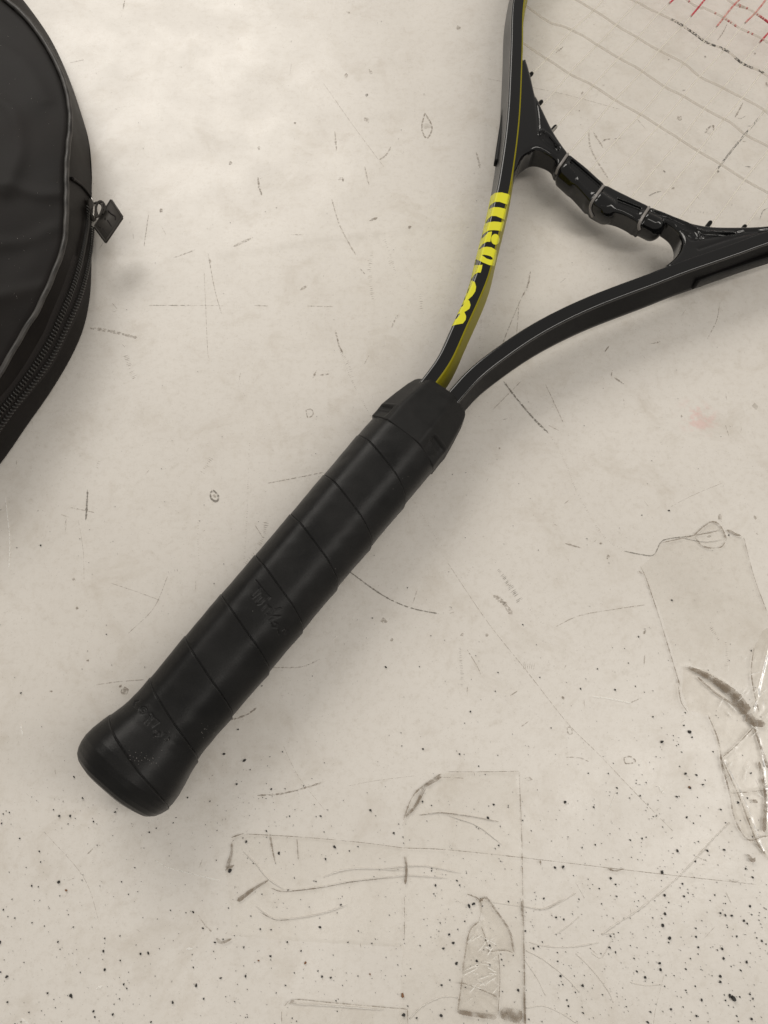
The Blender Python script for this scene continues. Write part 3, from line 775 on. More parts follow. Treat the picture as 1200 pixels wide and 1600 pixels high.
# slider body and pull tab
sl0, sn0 = on_gus(138, 330, .0012)
tdir = U(146, 350, .02)-U(140, 310, .024)
tdir /= np.linalg.norm(tdir); sdv = np.cross(tdir, sn0); sdv /= np.linalg.norm(sdv); nrm = np.cross(sdv, tdir)
def boxy(pts2, z0, z1, bevel, ctr, ax, ay, az, name, m, parent):
    bm = bmesh.new(); vs = [bm.verts.new((x, y, z0)) for x, y in pts2]; f_ = bm.faces.new(vs)
    r = bmesh.ops.extrude_face_region(bm, geom=[f_]); ev = [e for e in r['geom'] if isinstance(e, bmesh.types.BMVert)]
    bmesh.ops.translate(bm, verts=ev, vec=(0, 0, z1-z0)); bmesh.ops.recalc_face_normals(bm, faces=bm.faces)
    bmesh.ops.bevel(bm, geom=list(bm.edges), offset=bevel, segments=3, affect='EDGES')
    bm.verts.index_update()
    V = np.array([np.array(ctr)+v.co.x*ax+v.co.y*ay+v.co.z*az for v in bm.verts]); Fc = [[v.index for v in f_.verts] for f_ in bm.faces]; bm.free()
    return mk(name, V, Fc, m, parent)
boxy([(-.0022, -.0048), (.0022, -.0048), (.0030, .001), (.0016, .0046), (-.0016, .0046), (-.0030, .001)], -.0008, .0016, .0005, sl0, sdv, tdir, nrm, "zipper_slider", M['metal'], zip_)
# pull tab: rhombus hanging off the slider
zt = .0205
cor = np.array([U(173.5, 309, zt), U(193.5, 339, zt-.001), U(166, 383, zt-.004), U(145, 354, zt-.002)])
tc_ = cor.mean(0); tx = cor[1]-cor[0]; tx /= np.linalg.norm(tx); tn = np.cross(cor[1]-cor[3], cor[2]-cor[0]); tn /= np.linalg.norm(tn); tn = tn if tn[2] > 0 else -tn; ty = np.cross(tn, tx)
c2 = [((q-tc_)@tx, (q-tc_)@ty) for q in cor]
pull = boxy(c2, -.0009, .0005, .00055, tc_, tx, ty, tn, "pull_tab", M['metal'], zip_)
rim = [np.array(tc_)+x*.90*tx+y*.90*ty+tn*.0005 for x, y in c2]; rim = np.array(rim+[rim[0]])
def on_tab(x, y, lift=.0005):
    d = ray(x/10+100, y/10+270); t = ((tc_+tn*lift-np.array([0, 0, H]))@tn)/(d@tn); return np.array([0, 0, H])+d*t
parts = [tube(np.vstack([rim[k]*(1-t)+rim[k+1]*t for k in range(4) for t in np.linspace(0, 1, 8)[:-1]]+[rim[0]]), .00028, 6)]
mk("raised_rim", *join(parts), M['metal'], zip_)
em = [tube(catmull([on_tab(*q) for q in L], num=14), .00030, 6) for L in ([(690,590),(740,640),(800,680),(805,740)], [(680,740),(720,800),(745,845)], [(605,865),(640,920),(670,955)], [(640,700),(640,730)], [(545,830),(570,860)])]
mk("embossed_script", *join(em), M['cloth'], zip_)
rg = [on_tab(x, y, z) for x, y, z in ((600, 640, .0006), (640, 560, .0012), (620, 480, .002), (570, 445, .0024), (520, 480, .002), (500, 560, .0012), (520, 660, .0006), (560, 690, .0003))]
mk("pull_ring", *tube(catmull(rg, num=40), .00052, 10), M['metal'], zip_)
rg = [on_tab(x, y, z) for x, y, z in ((470, 480, .001), (530, 465, .0016), (590, 500, .002), (600, 560, .0018), (560, 660, .001), (490, 700, .0004))]
mk("pull_ring", *tube(catmull(rg, num=40), .00050, 10), M['metal'], zip_)
mk("slider_lip", *tube(catmull([on_gus(137, 309, .0016)[0], on_gus(139, 322, .0020)[0], on_tab(455, 640, .0008), on_tab(480, 690, .0006)], num=20), .0005, 8), M['steel'], zip_)
# lint specks on the panel
bp = bvh_of(panel); lv = []
for k in range(70):
    x, y = rng.uniform(-5, 95), rng.uniform(5, 520)
    l, nn, *_ = cast(bp, x, y)
    if l is None: continue
    s_ = rng.uniform(.00010, .00022); c = np.array(l)+np.array(nn)*s_*.5
    v = np.array([(1,0,0),(-1,0,0),(0,1,0),(0,-1,0),(0,0,1),(0,0,-1)])*s_*rng.uniform(.6, 1.4, 3)+c
    lv.append((v, [(0,2,4),(2,1,4),(1,3,4),(3,0,4),(2,0,5),(1,2,5),(3,1,5),(0,3,5)]))
o = mk("lint", *join(lv), M['dust'], cover, smooth=False); o['kind'] = 'stuff'

# ------------------------------------------------------------------ marks worn into the tabletop (flat, each traced where it lies)
ZM = .00012
def ribbon(px, w0, z=ZM, jit=.25, w1=None, step=1.5):
    """flat ribbon of width w0..w1 picture pixels"""
    Q = catmull(np.array(px, float), step=step) if len(px) > 2 else np.linspace(px[0], px[1], max(3, int(np.hypot(px[1][0]-px[0][0], px[1][1]-px[0][1])/step)))
    t = np.gradient(Q, axis=0); t /= np.linalg.norm(t, axis=1)[:, None]+1e-9; nr = np.stack([-t[:, 1], t[:, 0]], 1)
    k = len(Q); ww = np.linspace(w0, w0 if w1 is None else w1, k)*np.clip(np.minimum(np.arange(k)+.6, k-np.arange(k)-.4)/3, .2, 1)*(1+jit*rng.normal(0, 1, k))
    ww = np.abs(ww)*.5
    V = []
    for q, nn, h in zip(Q, nr, ww): V += [U(*(q+nn*h), z), U(*(q-nn*h), z)]
    return np.array(V), [(2*i, 2*i+1, 2*i+3, 2*i+2) for i in range(k-1)]
def blob(cx, cy, r, z=ZM, sq=1., an=0., rough=.3, k=11):
    a = np.linspace(0, 2*np.pi, k, endpoint=False); rr_ = r*(1+rough*rng.normal(0, .6, k)); x = rr_*np.cos(a); y = rr_*np.sin(a)*sq
    V = [U(cx+x[i]*math.cos(an)-y[i]*math.sin(an), cy+x[i]*math.sin(an)+y[i]*math.cos(an), z) for i in range(k)]
    return np.array(V), [tuple(range(k))]
def ticks(px, length, gap, w0=.9, z=ZM, l1=None, tilt=0.0, drop=.12):
    Q = catmull(np.array(px, float), step=gap) if len(px) > 2 else np.linspace(px[0], px[1], max(2, int(np.hypot(px[1][0]-px[0][0], px[1][1]-px[0][1])/gap)))
    t = np.gradient(Q, axis=0); t /= np.linalg.norm(t, axis=1)[:, None]+1e-9; out = []
    for i, (q, d) in enumerate(zip(Q, t)):
        if rng.random() < drop: continue
        L = (length+((l1 if l1 is not None else length)-length)*i/len(Q))*rng.uniform(.6, 1.15)*.5
        nn = np.array([-d[1], d[0]])+d*tilt; q = q+rng.normal(0, .3, 2)
        out.append(ribbon([tuple(q-nn*L), tuple(q+nn*L)], w0*rng.uniform(.7, 1.3), z, .15, step=1.2))
    return out
mk_brown, mk_dark, mk_faint, mk_pale, mk_haze = [], [], [], [], []
B_, D_, Fn, Pl, Hz = mk_brown.append, mk_dark.append, mk_faint.append, mk_pale.append, mk_haze.append
# chatter marks
for px, L, g, l1, dst in [
    ([(390, 690), (387, 760), (386, 800), (381, 882)], 2.0, 3.2, 2.4, mk_brown), ([(416, 814), (410, 842), (398, 862), (384, 880)], 9, 3.2, 4, mk_brown),
    ([(317, 738), (330, 716)], 7, 2.6, 9, mk_brown), ([(149, 736), (155, 721)], 5, 2.4, 6, mk_brown), ([(312, 800), (309, 830), (311, 885)], 3, 4.2, 2, mk_faint),
    ([(264, 895), (280, 890)], 5, 2.4, 4, mk_brown), ([(525, 518), (532, 548), (552, 600), (580, 652)], 2.6, 3.0, 2.0, mk_brown), ([(642, 776), (660, 806), (682, 842)], 2.4, 3.0, 2.0, mk_faint),
    ([(856, 674), (880, 716), (905, 775), (942, 836), (975, 861)], 2.4, 3.0, 3.0, mk_brown), ([(779, 890), (793, 910), (812, 938)], 5, 2.5, 15, mk_dark), ([(826, 950), (848, 974)], 2, 3, 2, mk_brown),
    ([(719, 1013), (721, 1045), (722, 1077)], 4, 2.6, 6, mk_dark), ([(1110, 980), (1124, 1002)], 8, 2.6, 4, mk_brown), ([(1134, 1004), (1136, 1026), (1133, 1048)], 5, 2.8, 6, mk_brown),
    ([(818, 1040), (834, 1042)], 14, 2.6, 10, mk_faint), ([(197, 556), (203, 575), (210, 590)], 9, 2.6, 10, mk_faint), ([(600, 372), (610, 400), (620, 432)], 5, 3.0, 4, mk_faint), ([(607, 404), (611, 414)], 5, 2.2, 5, mk_brown),
    ([(657, 460), (659, 485)], 6, 3, 6, mk_faint), ([(580, 395), (577, 425), (583, 470)], 8, 3.2, 7, mk_faint), ([(530, 545), (545, 570), (553, 600)], 5, 2.8, 5, mk_brown), ([(1095, 868), (1097, 884)], 5, 3, 5, mk_faint),
    ([(752, 500), (750, 545), (758, 560)], 2, 2.8, 2, mk_brown), ([(1075, 330), (1105, 332)], 5, 4, 5, mk_faint), ([(868, 820), (872, 812)], 10, 4, 8, mk_faint), ([(865, 625), (863, 640)], 6, 3, 6, mk_faint), ([(703, 948), (706, 958)], 8, 3, 8, mk_brown),
    ([(742, 880), (730, 898)], 3, 3, 3, mk_brown), ([(1050, 505), (1100, 512)], 2, 5, 2, mk_faint)]:
    dst += ticks(px, L, g, 1.0, l1=l1)
# solid scratches
for px, w0, dst in [
    ([(137, 765), (136, 785), (134, 814)], 2.6, mk_dark), ([(418, 755), (460, 747), (505, 738)], 1.2, mk_brown), ([(546, 893), (590, 925), (621, 942), (650, 952), (686, 959)], 1.7, mk_dark),
    ([(787, 596), (806, 621), (833, 653), (856, 676)], 2.4, mk_dark), ([(829, 424), (824, 448), (815, 465)], 2.4, mk_brown), ([(815, 465), (797, 507), (783, 543)], 1.5, mk_faint), ([(811, 470), (809, 500), (807, 525)], 1.2, mk_faint),
    ([(700, 880), (762, 972), (825, 1051), (887, 1130), (937, 1180), (992, 1238), (1054, 1301)], .9, mk_faint), ([(867, 980), (905, 962), (960, 952), (1008, 945)], 1.4, mk_faint), ([(883, 849), (908, 856)], 2.2, mk_brown),
    ([(925, 1088), (955, 1092), (987, 1099)], 2.2, mk_pale), ([(975, 861), (1000, 866), (1021, 867), (1032, 848), (1044, 842), (1082, 837)], 1.4, mk_dark), ([(920, 206), (922, 228), (932, 250), (950, 278)], 2.4, mk_faint), ([(927, 206), (943, 232)], 2.6, mk_faint),
    ([(941, 222), (946, 218), (954, 217)], 2.2, mk_brown), ([(957, 217), (970, 216)], 1.6, mk_brown), ([(868, 83), (880, 73)], 2.0, mk_brown), ([(1012, 307), (1024, 301), (1033, 299)], 1.3, mk_dark), ([(1164, 260), (1174, 261)], 1.5, mk_dark),
    ([(1148, 184), (1155, 172), (1161, 160)], 2.0, mk_brown), ([(1150, 184), (1158, 185), (1165, 181)], 1.2, mk_brown), ([(1121, 63), (1130, 50), (1136, 38)], 1.6, mk_brown), ([(1066, 141), (1071, 141)], 2, mk_dark), ([(1187, 343), (1192, 330), (1200, 325)], 1.2, mk_dark), ([(1168, 197), (1174, 197)], 1.4, mk_dark),
    ([(403, 277), (405, 292), (409, 305)], 3.2, mk_brown), ([(523, 205), (526, 235)], 2.4, mk_faint), ([(528, 281), (535, 278), (536, 284)], 2.6, mk_brown), ([(570, 260), (573, 275), (577, 289)], 2.0, mk_faint), ([(592, 250), (603, 242), (611, 229)], 2.4, mk_faint), ([(744, 238), (748, 252), (750, 263)], 3.0, mk_faint),
    ([(541, 18), (549, 21)], 3, mk_faint), ([(577, 345), (590, 340)], 3, mk_brown), ([(469, 453), (481, 446)], 3.4, mk_faint), ([(397, 477), (419, 478)], 1.6, mk_faint), ([(237, 477), (320, 477), (350, 478)], .7, mk_faint), ([(480, 478), (520, 479)], 1.2, mk_faint), ([(319, 425), (324, 540), (326, 560)], .7, mk_faint), ([(325, 395), (335, 450), (346, 490)], 1.2, mk_faint),
    ([(524, 516), (530, 540), (536, 552)], 2.4, mk_brown), ([(489, 590), (495, 578)], 2.6, mk_brown), ([(500, 586), (515, 584)], 2, mk_brown), ([(612, 512), (617, 500), (622, 492)], 2.4, mk_faint), ([(518, 310), (530, 350), (548, 385), (556, 398)], 1.8, mk_faint), ([(563, 420), (570, 428)], 2.2, mk_brown), ([(270, 403), (290, 396), (305, 390)], 1.6, mk_faint), ([(365, 385), (395, 371)], 3, mk_faint),
    ([(232, 335), (225, 385)], 1.4, mk_faint), ([(118, 185), (124, 210)], 2, mk_faint), ([(195, 0), (192, 15)], 2.4, mk_faint), ([(140, 512), (175, 518), (215, 528)], 4, mk_faint), ([(232, 477), (300, 477)], 1.2, mk_faint), ([(110, 793), (130, 797), (148, 801)], 1.4, mk_faint), ([(95, 804), (108, 808)], 1.6, mk_faint), ([(150, 1070), (185, 1065), (225, 1062)], 1.3, mk_faint),
    ([(200, 990), (240, 950), (262, 900)], 1.0, mk_faint), ([(170, 910), (215, 925), (250, 938)], 1.0, mk_faint), ([(402, 1243), (440, 1240), (480, 1230), (507, 1221)], 2.4, mk_brown), ([(360, 1125), (385, 1117), (402, 1105)], 2.4, mk_brown), ([(425, 1043), (470, 1042), (500, 1030)], 1.6, mk_faint),
    ([(240, 1343), (262, 1355), (290, 1363), (345, 1376)], 2.2, mk_pale), ([(310, 1430), (320, 1445), (333, 1458)], 2.2, mk_faint), ([(8, 775), (15, 840), (14, 890)], 1.8, mk_pale), ([(32, 1130), (36, 1150)], 2.4, mk_pale), ([(235, 1280), (241, 1284)], 2, mk_pale), ([(290, 1483), (303, 1481)], 4, mk_pale), ([(150, 1545), (160, 1540)], 5, mk_pale), ([(32, 1590), (45, 1600)], 4, mk_pale),
    ([(150, 1210), (146, 1222)], 2, mk_faint), ([(133, 1338), (148, 1323)], 1.4, mk_brown), ([(815, 595), (770, 640)], 1.0, mk_faint), ([(852, 600), (864, 625), (880, 660)], 1.2, mk_faint), ([(955, 588), (957, 578)], 2, mk_brown), ([(945, 550), (952, 540)], 2, mk_brown), ([(960, 590), (975, 600)], 2.4, mk_brown), ([(1125, 470), (1120, 500), (1105, 530)], 1.3, mk_faint), ([(1017, 537), (1032, 534)], 2, mk_faint),
    ([(1003, 1090), (985, 1098)], 1.5, mk_faint), ([(730, 1015), (745, 1040), (752, 1055)], 1.2, mk_faint), ([(797, 1087), (808, 1080)], 1.8, mk_brown), ([(815, 1135), (826, 1127)], 2, mk_brown), ([(1028, 1228), (1038, 1240)], 3.6, mk_pale), ([(820, 1216), (832, 1218)], 5, mk_faint), ([(884, 1183), (905, 1184), (920, 1190)], 1.6, mk_faint)]:
    dst.append(ribbon(px, w0))
# chips and smudges
for px, w0, dst in [([(664, 176), (675, 199), (667, 216), (659, 200), (664, 176)], 2.2, mk_brown), ([(328, 770), (334, 767), (341, 775), (339, 783), (331, 780), (328, 770)], 2.8, mk_dark), ([(478, 640), (487, 640), (489, 648), (481, 652), (478, 640)], 1.6, mk_brown),
    ([(1101, 209), (1107, 200), (1114, 196), (1115, 204)], 2.6, mk_brown), ([(886, 1136), (892, 1137), (894, 1146), (888, 1146), (886, 1136)], 1.4, mk_brown), ([(975, 1184), (985, 1182), (993, 1190), (978, 1193), (975, 1184)], 1.8, mk_brown), ([(770, 930), (785, 940), (800, 960)], 6, mk_faint)]:
    dst.append(ribbon(px, w0))
for x, y, r, dst in [(335, 775, 3.6, mk_faint), (667, 197, 6, mk_haze), (1109, 206, 6, mk_haze), (195, 1080, 6, mk_brown), (188, 1072, 3, mk_brown), (640, 355, 3, mk_brown), (360, 255, 3, mk_brown), (405, 231, 3, mk_faint), (573, 187, 5, mk_faint), (579, 112, 4, mk_faint), (541, 118, 4, mk_faint), (716, 43, 4, mk_brown), (461, 192, 2.4, mk_brown), (252, 328, 3.4, mk_brown), (573, 148, 2, mk_dark), (432, 325, 1.4, mk_dark), (360, 348, 1.2, mk_dark), (328, 408, 3, mk_faint),
    (910, 145, 2.4, mk_brown), (943, 133, 2, mk_faint), (905, 173, 1.6, mk_brown), (1038, 268, 2.2, mk_dark), (1122, 268, 2, mk_dark), (1052, 294, 2.4, mk_brown), (1198, 132, 4, mk_brown), (1179, 84, 2.2, mk_brown), (1102, 89, 1.6, mk_dark), (1062, 185, 4, mk_faint), (1045, 93, 1.6, mk_brown), (115, 905, 3, mk_faint), (120, 950, 2.6, mk_brown), (137, 1032, 2.4, mk_brown), (80, 1080, 2, mk_brown), (880, 1090, 3, mk_brown), (1007, 988, 3.6, mk_brown), (950, 870, 3.4, mk_brown), (939, 849, 2.4, mk_brown),
    (788, 942, 5, mk_faint), (1077, 1230, 3, mk_brown), (722, 992, 3, mk_brown), (760, 992, 3, mk_faint), (520, 905, 4, mk_faint), (600, 970, 5, mk_faint), (612, 1000, 3, mk_faint), (1180, 808, 4, mk_faint), (1125, 808, 5, mk_faint), (1108, 838, 3, mk_faint), (1180, 635, 5, mk_haze), (1065, 650, 2, mk_faint), (780, 700, 2, mk_brown), (680, 730, 2, mk_brown)]:
    dst.append(blob(x, y, r, sq=rng.uniform(.5, 1), an=rng.uniform(0, 3)))
# the long rubbed band across the upper middle and dirt around the cover
# random fine scuffs everywhere
for k in range(170):
    x, y = rng.uniform(0, 1200), rng.uniform(0, 1600); an = rng.choice([rng.normal(1.57, .2), rng.normal(.8, .3), rng.normal(2.4, .3), rng.uniform(0, 3.14)]); L = rng.exponential(7)+2
    ribbon_ = ribbon([(x, y), (x+L*math.cos(an), y+L*math.sin(an))], rng.uniform(.6, 1.5), ZM*1.1, .3)
    (mk_faint if rng.random() < .85 else mk_brown if rng.random() < .5 else mk_pale).append(ribbon_)
for k in range(10):
    x, y = rng.uniform(0, 1200), rng.uniform(0, 1600); an = rng.uniform(0, 3.14); L = rng.uniform(60, 220); c = rng.normal(0, 12)
    Fn(ribbon([(x, y), (x+L*.5*math.cos(an)+c, y+L*.5*math.sin(an)), (x+L*math.cos(an), y+L*math.sin(an))], rng.uniform(.4, .7), ZM*.8, .3))
for name, lst, m in (("brown_scuffs", mk_brown, 'brown'), ("dark_scuffs", mk_dark, 'dark'), ("faint_scuffs", mk_faint, 'faint'), ("pale_scratches", mk_pale, 'pale'), ("rubbed_dirt", mk_haze, 'haze')):
    o = mk(name, *join(lst), M[m], table, smooth=False); o['kind'] = 'stuff'
    zo = {'brown': 0, 'dark': 4e-5, 'faint': -3e-5, 'pale': 7e-5, 'haze': -6e-5}[m]
    for v in o.data.vertices: v.co.z += zo

# ------------------------------------------------------------------ scraps of clear tape stuck to the tabletop
def film(label, outline, ridges, edges, m, base=.00022, amp=.00025, spacing=2.5, wr=0):
    c = np.mean(outline, axis=0); root = empty("clear_tape", tuple(U(*c, 0)))
    tag(root, label, "clear tape", "scraps of clear tape on the tabletop")
    P2, Tr = fill([outline], spacing)
    z = np.full(len(P2), base)+amp*.25*vnoise(P2[:, 0]*.05, P2[:, 1]*.05, 0, 21)
    if wr: z = z+wr*(.6*vnoise(P2[:, 0]*.11, P2[:, 1]*.09, 0, 31)+.5*np.abs(vnoise(P2[:, 0]*.22, P2[:, 1]*.16, 0, 33)))
    for L, h, wd in (ridges if m == 'film2' else []): z = z+.6*h*np.exp(-(polydist(P2, catmull(np.array(L, float), step=4))/(wd*.6))**2)
    d = np.abs(polysdf(P2, outline)); z = np.maximum(z*np.clip(d/3, .6, 1), .00016)
    V = np.array([U(x, y, zz) for (x, y), zz in zip(P2, z)])
    mk("tape_film", V, [tuple(t) for t in Tr], M[m], root)
    if m == 'film' and ridges:
        tb = []
        for L, h, wd in ridges:
            Q = catmull(np.array(L, float), step=2.2); k_ = len(Q); r1_ = .00019*np.clip(np.minimum(np.arange(k_)+1, k_-np.arange(k_))/8, .15, 1)*rng.uniform(.6, 1.3, k_)
            tb.append(tube(np.array([U(*q, .00026) for q in Q]), r1_, 8))
        c_ = mk("tape_crease", *join(tb), M['table'], root); c_['kind'] = 'stuff'
    if edges:
        rb = [ribbon(L, a*.85, base+amp+wr*.9+.0003+k*2e-6, 0.30 if max(a, b) < 4 else .07, b*.85) for k, (L, a, b) in enumerate(edges)]
        e = mk("grime_and_shade_edge", *join(rb), M['edge'], root, smooth=False); e['kind'] = 'stuff'
    return root
film("long flat rectangle of clear tape with torn grimy top edge at the right",
     [(1000,886),(1021,868),(1032,848),(1070,839),(1086,836),(1100,824),(1113,814),(1128,824),(1134,838),(1160,838),(1180,905),(1198,955),(1235,1040),(1178,1035),(1165,1080),(1140,1070),(1076,1040),(1058,1040),(1030,950)],
     [([(1086, 836), (1110, 830), (1130, 828)], .0004, 2.5), ([(1060, 838), (1100, 846), (1132, 842)], .0003, 3)],
     [([(1034, 848), (1070, 840), (1086, 836)], 1.6, 2.2), ([(1084, 837), (1098, 824), (1113, 815), (1126, 822), (1135, 842)], 2.4, 2.6), ([(1135, 842), (1126, 855), (1100, 854), (1086, 840)], 1.6, 2.4), ([(1136, 828), (1148, 834), (1158, 837)], 6, 3), ([(1000, 884), (1010, 905), (1030, 965), (1053, 1040), (1062, 1070)], 1.4, 1.8), ([(998, 892), (1004, 897)], 4, 3), ([(1162, 840), (1178, 900), (1198, 955)], 1.2, .9), ([(1086, 836), (1112, 832), (1126, 826)], 1.0, 1.2)], 'film')
film("large crumpled sheet of clear film peeling up along the right side",
     [(1068,1042),(1100,1046),(1130,1062),(1152,1082),(1168,1108),(1180,1090),(1174,1050),(1178,1012),(1192,985),(1225,968),(1262,1000),(1262,1420),(1215,1360),(1172,1315),(1158,1296),(1146,1270),(1140,1235),(1128,1192),(1118,1150),(1108,1118),(1076,1110),(1066,1080)],
     [([(1075, 1044), (1110, 1065), (1150, 1095), (1175, 1125)], .0006, 7), ([(1178, 1010), (1174, 1060), (1190, 1100), (1176, 1130)], .0004, 6), ([(1128, 1190), (1150, 1165), (1178, 1132), (1205, 1110)], .0006, 4), ([(1180, 1132), (1190, 1190), (1200, 1300)], .0007, 5), ([(1140, 1240), (1170, 1237), (1200, 1232)], .0006, 4), ([(1130, 1190), (1165, 1260), (1190, 1330)], .0008, 4), ([(1200, 1010), (1185, 1070), (1176, 1112)], .0012, 5)],
     [([(1074, 1042), (1105, 1056), (1145, 1084), (1168, 1114)], 5, 22), ([(1090, 1058), (1120, 1084), (1160, 1110), (1178, 1132)], 3, 5), ([(1166, 1118), (1180, 1128), (1196, 1132)], 20, 10), ([(1094, 1050), (1130, 1074), (1162, 1104)], 3, 12), ([(1176, 1130), (1188, 1165), (1200, 1200)], 3, 6), ([(1140, 1240), (1165, 1238), (1200, 1234)], 1.2, 1.2), ([(1176, 1250), (1184, 1254)], 9, 9), ([(1192, 1200), (1196, 1240), (1194, 1300)], 4, 7), ([(1178, 1012), (1174, 1050), (1180, 1090), (1186, 1112)], 2, 2.4), ([(1128, 1192), (1140, 1240), (1146, 1272), (1158, 1300), (1172, 1313), (1190, 1308), (1200, 1306)], 3.0, 2.2), ([(1126, 1180), (1130, 1210)], 5, 3), ([(1130, 1190), (1155, 1245), (1180, 1310), (1196, 1335)], 2, 3.4), ([(1186, 1190), (1194, 1230), (1200, 1270)], 5, 6), ([(1106, 1116), (1122, 1156), (1128, 1192)], 2, 2.4), ([(1130, 1182), (1150, 1165), (1178, 1136)], 2.4, 2), ([(1060, 1072), (1064, 1096), (1074, 1112)], 2, 1.4), ([(1168, 1335), (1176, 1345), (1180, 1340)], 7, 6)], 'film2', wr=.0005, spacing=2.3)
film("broad clear tape rectangle with folded upper left corner near the bottom edge",
     [(630,1284),(644,1244),(664,1226),(690,1208),(742,1207),(811,1205),(815,1300),(817,1400),(819,1500),(821,1690),(612,1690),(625,1560),(632,1420),(632,1350)],
     [([(655, 1273), (690, 1270), (740, 1276), (778, 1284)], .0006, 2.6), ([(700, 1274), (745, 1290), (785, 1320)], .0005, 2.4), ([(668, 1222), (650, 1260), (634, 1278)], .0004, 4), ([(600, 1357), (660, 1353), (720, 1364)], .0008, 4), ([(600, 1372), (640, 1368), (700, 1372)], .0005, 3), ([(818, 1416), (850, 1420), (880, 1405)], .0003, 3)],
     [([(630, 1282), (644, 1246), (664, 1226), (690, 1209)], 2, 3), ([(668, 1223), (690, 1215), (725, 1216)], 1.5, 1.2), ([(656, 1232), (676, 1222), (690, 1213)], 5, 5), ([(634, 1276), (650, 1258), (664, 1228)], 4, 7), ([(700, 1206), (760, 1206), (811, 1205)], .9, .9), ([(811, 1206), (815, 1300), (817, 1400)], 1.2, 1.4), ([(817, 1405), (819, 1500), (821, 1600)], 2.4, 2.2), ([(815, 1408), (816, 1432)], 3, 3), ([(819, 1535), (820, 1600)], 4, 3.6), ([(633, 1336), (635, 1358), (633, 1382)], 4, 5), ([(632, 1400), (632, 1470)], 1, 1), ([(655, 1274), (690, 1270), (745, 1277), (780, 1284)], 1.4, 1.0), ([(630, 1325), (700, 1328), (815, 1340), (1000, 1362), (1180, 1382)], 1.0, .8), ([(844, 1343), (845, 1352)], 5, 3), ([(950, 1357), (962, 1361), (976, 1357)], 3, 1.6), ([(740, 1205), (742, 1212)], 2.4, 2.4), ([(1138, 1374), (1147, 1378), (1156, 1376)], 2.4, 1.8)], 'film')
film("small torn tongue of crinkled clear tape at the bottom edge",
     [(715,1580),(720,1545),(726,1495),(733,1455),(746,1440),(758,1436),(750,1424),(748,1408),(760,1404),(775,1422),(790,1445),(801,1468),(803,1488),(790,1486),(778,1487),(780,1520),(777,1588),(748,1584)],
     [([(724, 1500), (750, 1490), (776, 1500)], .0006, 1.6), ([(722, 1520), (740, 1512), (778, 1540)], .0006, 1.6), ([(720, 1540), (760, 1520), (778, 1512)], .0006, 1.6), ([(716, 1565), (750, 1555), (777, 1575)], .0006, 1.8), ([(720, 1538), (750, 1548), (777, 1558)], .0009, 2.2), ([(730, 1470), (745, 1500), (770, 1490)], .0006, 1.8), ([(752, 1410), (756, 1450), (764, 1488)], .0008, 2.4), ([(738, 1446), (752, 1470)], .0006, 2)],
     [([(715, 1582), (720, 1545), (726, 1495), (734, 1455), (748, 1440)], 3, 2.6), ([(748, 1410), (760, 1403), (776, 1424), (796, 1455), (803, 1488)], 3.6, 3), ([(712, 1536), (730, 1538), (760, 1550), (777, 1558)], 1.4, 2.2), ([(748, 1440), (752, 1418), (748, 1405), (730, 1397)], 2, 1.6), ([(715, 1581), (745, 1586), (776, 1590)], 8, 9), ([(782, 1582), (800, 1586), (816, 1590)], 22, 26), ([(779, 1490), (781, 1530), (778, 1586)], 1.4, 1.6), ([(764, 1487), (790, 1485), (803, 1490)], 1.4, 1.2), ([(752, 1448), (760, 1470), (764, 1490)], 1.4, 1.2)], 'film2', wr=.0004, spacing=2.1)  # broad brown strips at the foot paint in the shaded area there
film("low clear tape remnant with two dark folded corners right of the grip end",
     [(362,1308),(380,1303),(470,1308),(560,1316),(631,1325),(631,1480),(560,1476),(450,1470),(362,1462),(360,1410),(352,1360),(361,1340)],
     [([(380, 1330), (400, 1350), (418, 1372), (445, 1391)], .0006, 2.4), ([(424, 1388), (445, 1392), (500, 1386), (550, 1377), (612, 1370)], .0009, 3), ([(505, 1370), (540, 1359), (580, 1357), (631, 1360)], .0007, 3), ([(400, 1416), (425, 1434), (450, 1436), (500, 1428), (543, 1414)], .0008, 2.6), ([(372, 1408), (395, 1390), (420, 1375)], .0005, 2.4)],
     [([(361, 1309), (372, 1305), (382, 1302)], 2, 1.4), ([(382, 1303), (470, 1308), (560, 1316), (631, 1325)], .9, .9), ([(362, 1316), (361, 1335), (354, 1358)], 3, 7), ([(352, 1360), (366, 1352)], 7, 3), ([(371, 1408), (382, 1400), (398, 1388), (420, 1375)], 9, 2), ([(366, 1385), (372, 1386)], 7, 6), ([(424, 1388), (445, 1393), (500, 1387), (550, 1378), (612, 1371)], 1.6, 1.2), ([(422, 1306), (426, 1330), (430, 1348)], 3.4, 1.2), ([(464, 1311), (466, 1344)], 1.6, 1), ([(338, 1466), (346, 1473), (362, 1467)], 7, 3), ([(405, 1425), (430, 1437), (452, 1437)], 1.4, 1.2)], 'film')
film("clear tape scrap with faint outline at the bottom left of the torn tongue",
     [(440,1580),(444,1572),(460,1563),(520,1567),(600,1574),(637,1577),(637,1690),(440,1690)], [([(450, 1568), (520, 1572), (600, 1578)], .0004, 3)],
     [([(444, 1572), (460, 1562), (520, 1567), (600, 1574), (637, 1577)], 1.4, 1.2), ([(452, 1568), (461, 1562)], 6, 4), ([(440, 1580), (440, 1600)], 1.2, 1), ([(637, 1577), (637, 1602)], 1.4, 1.2)], 'film')
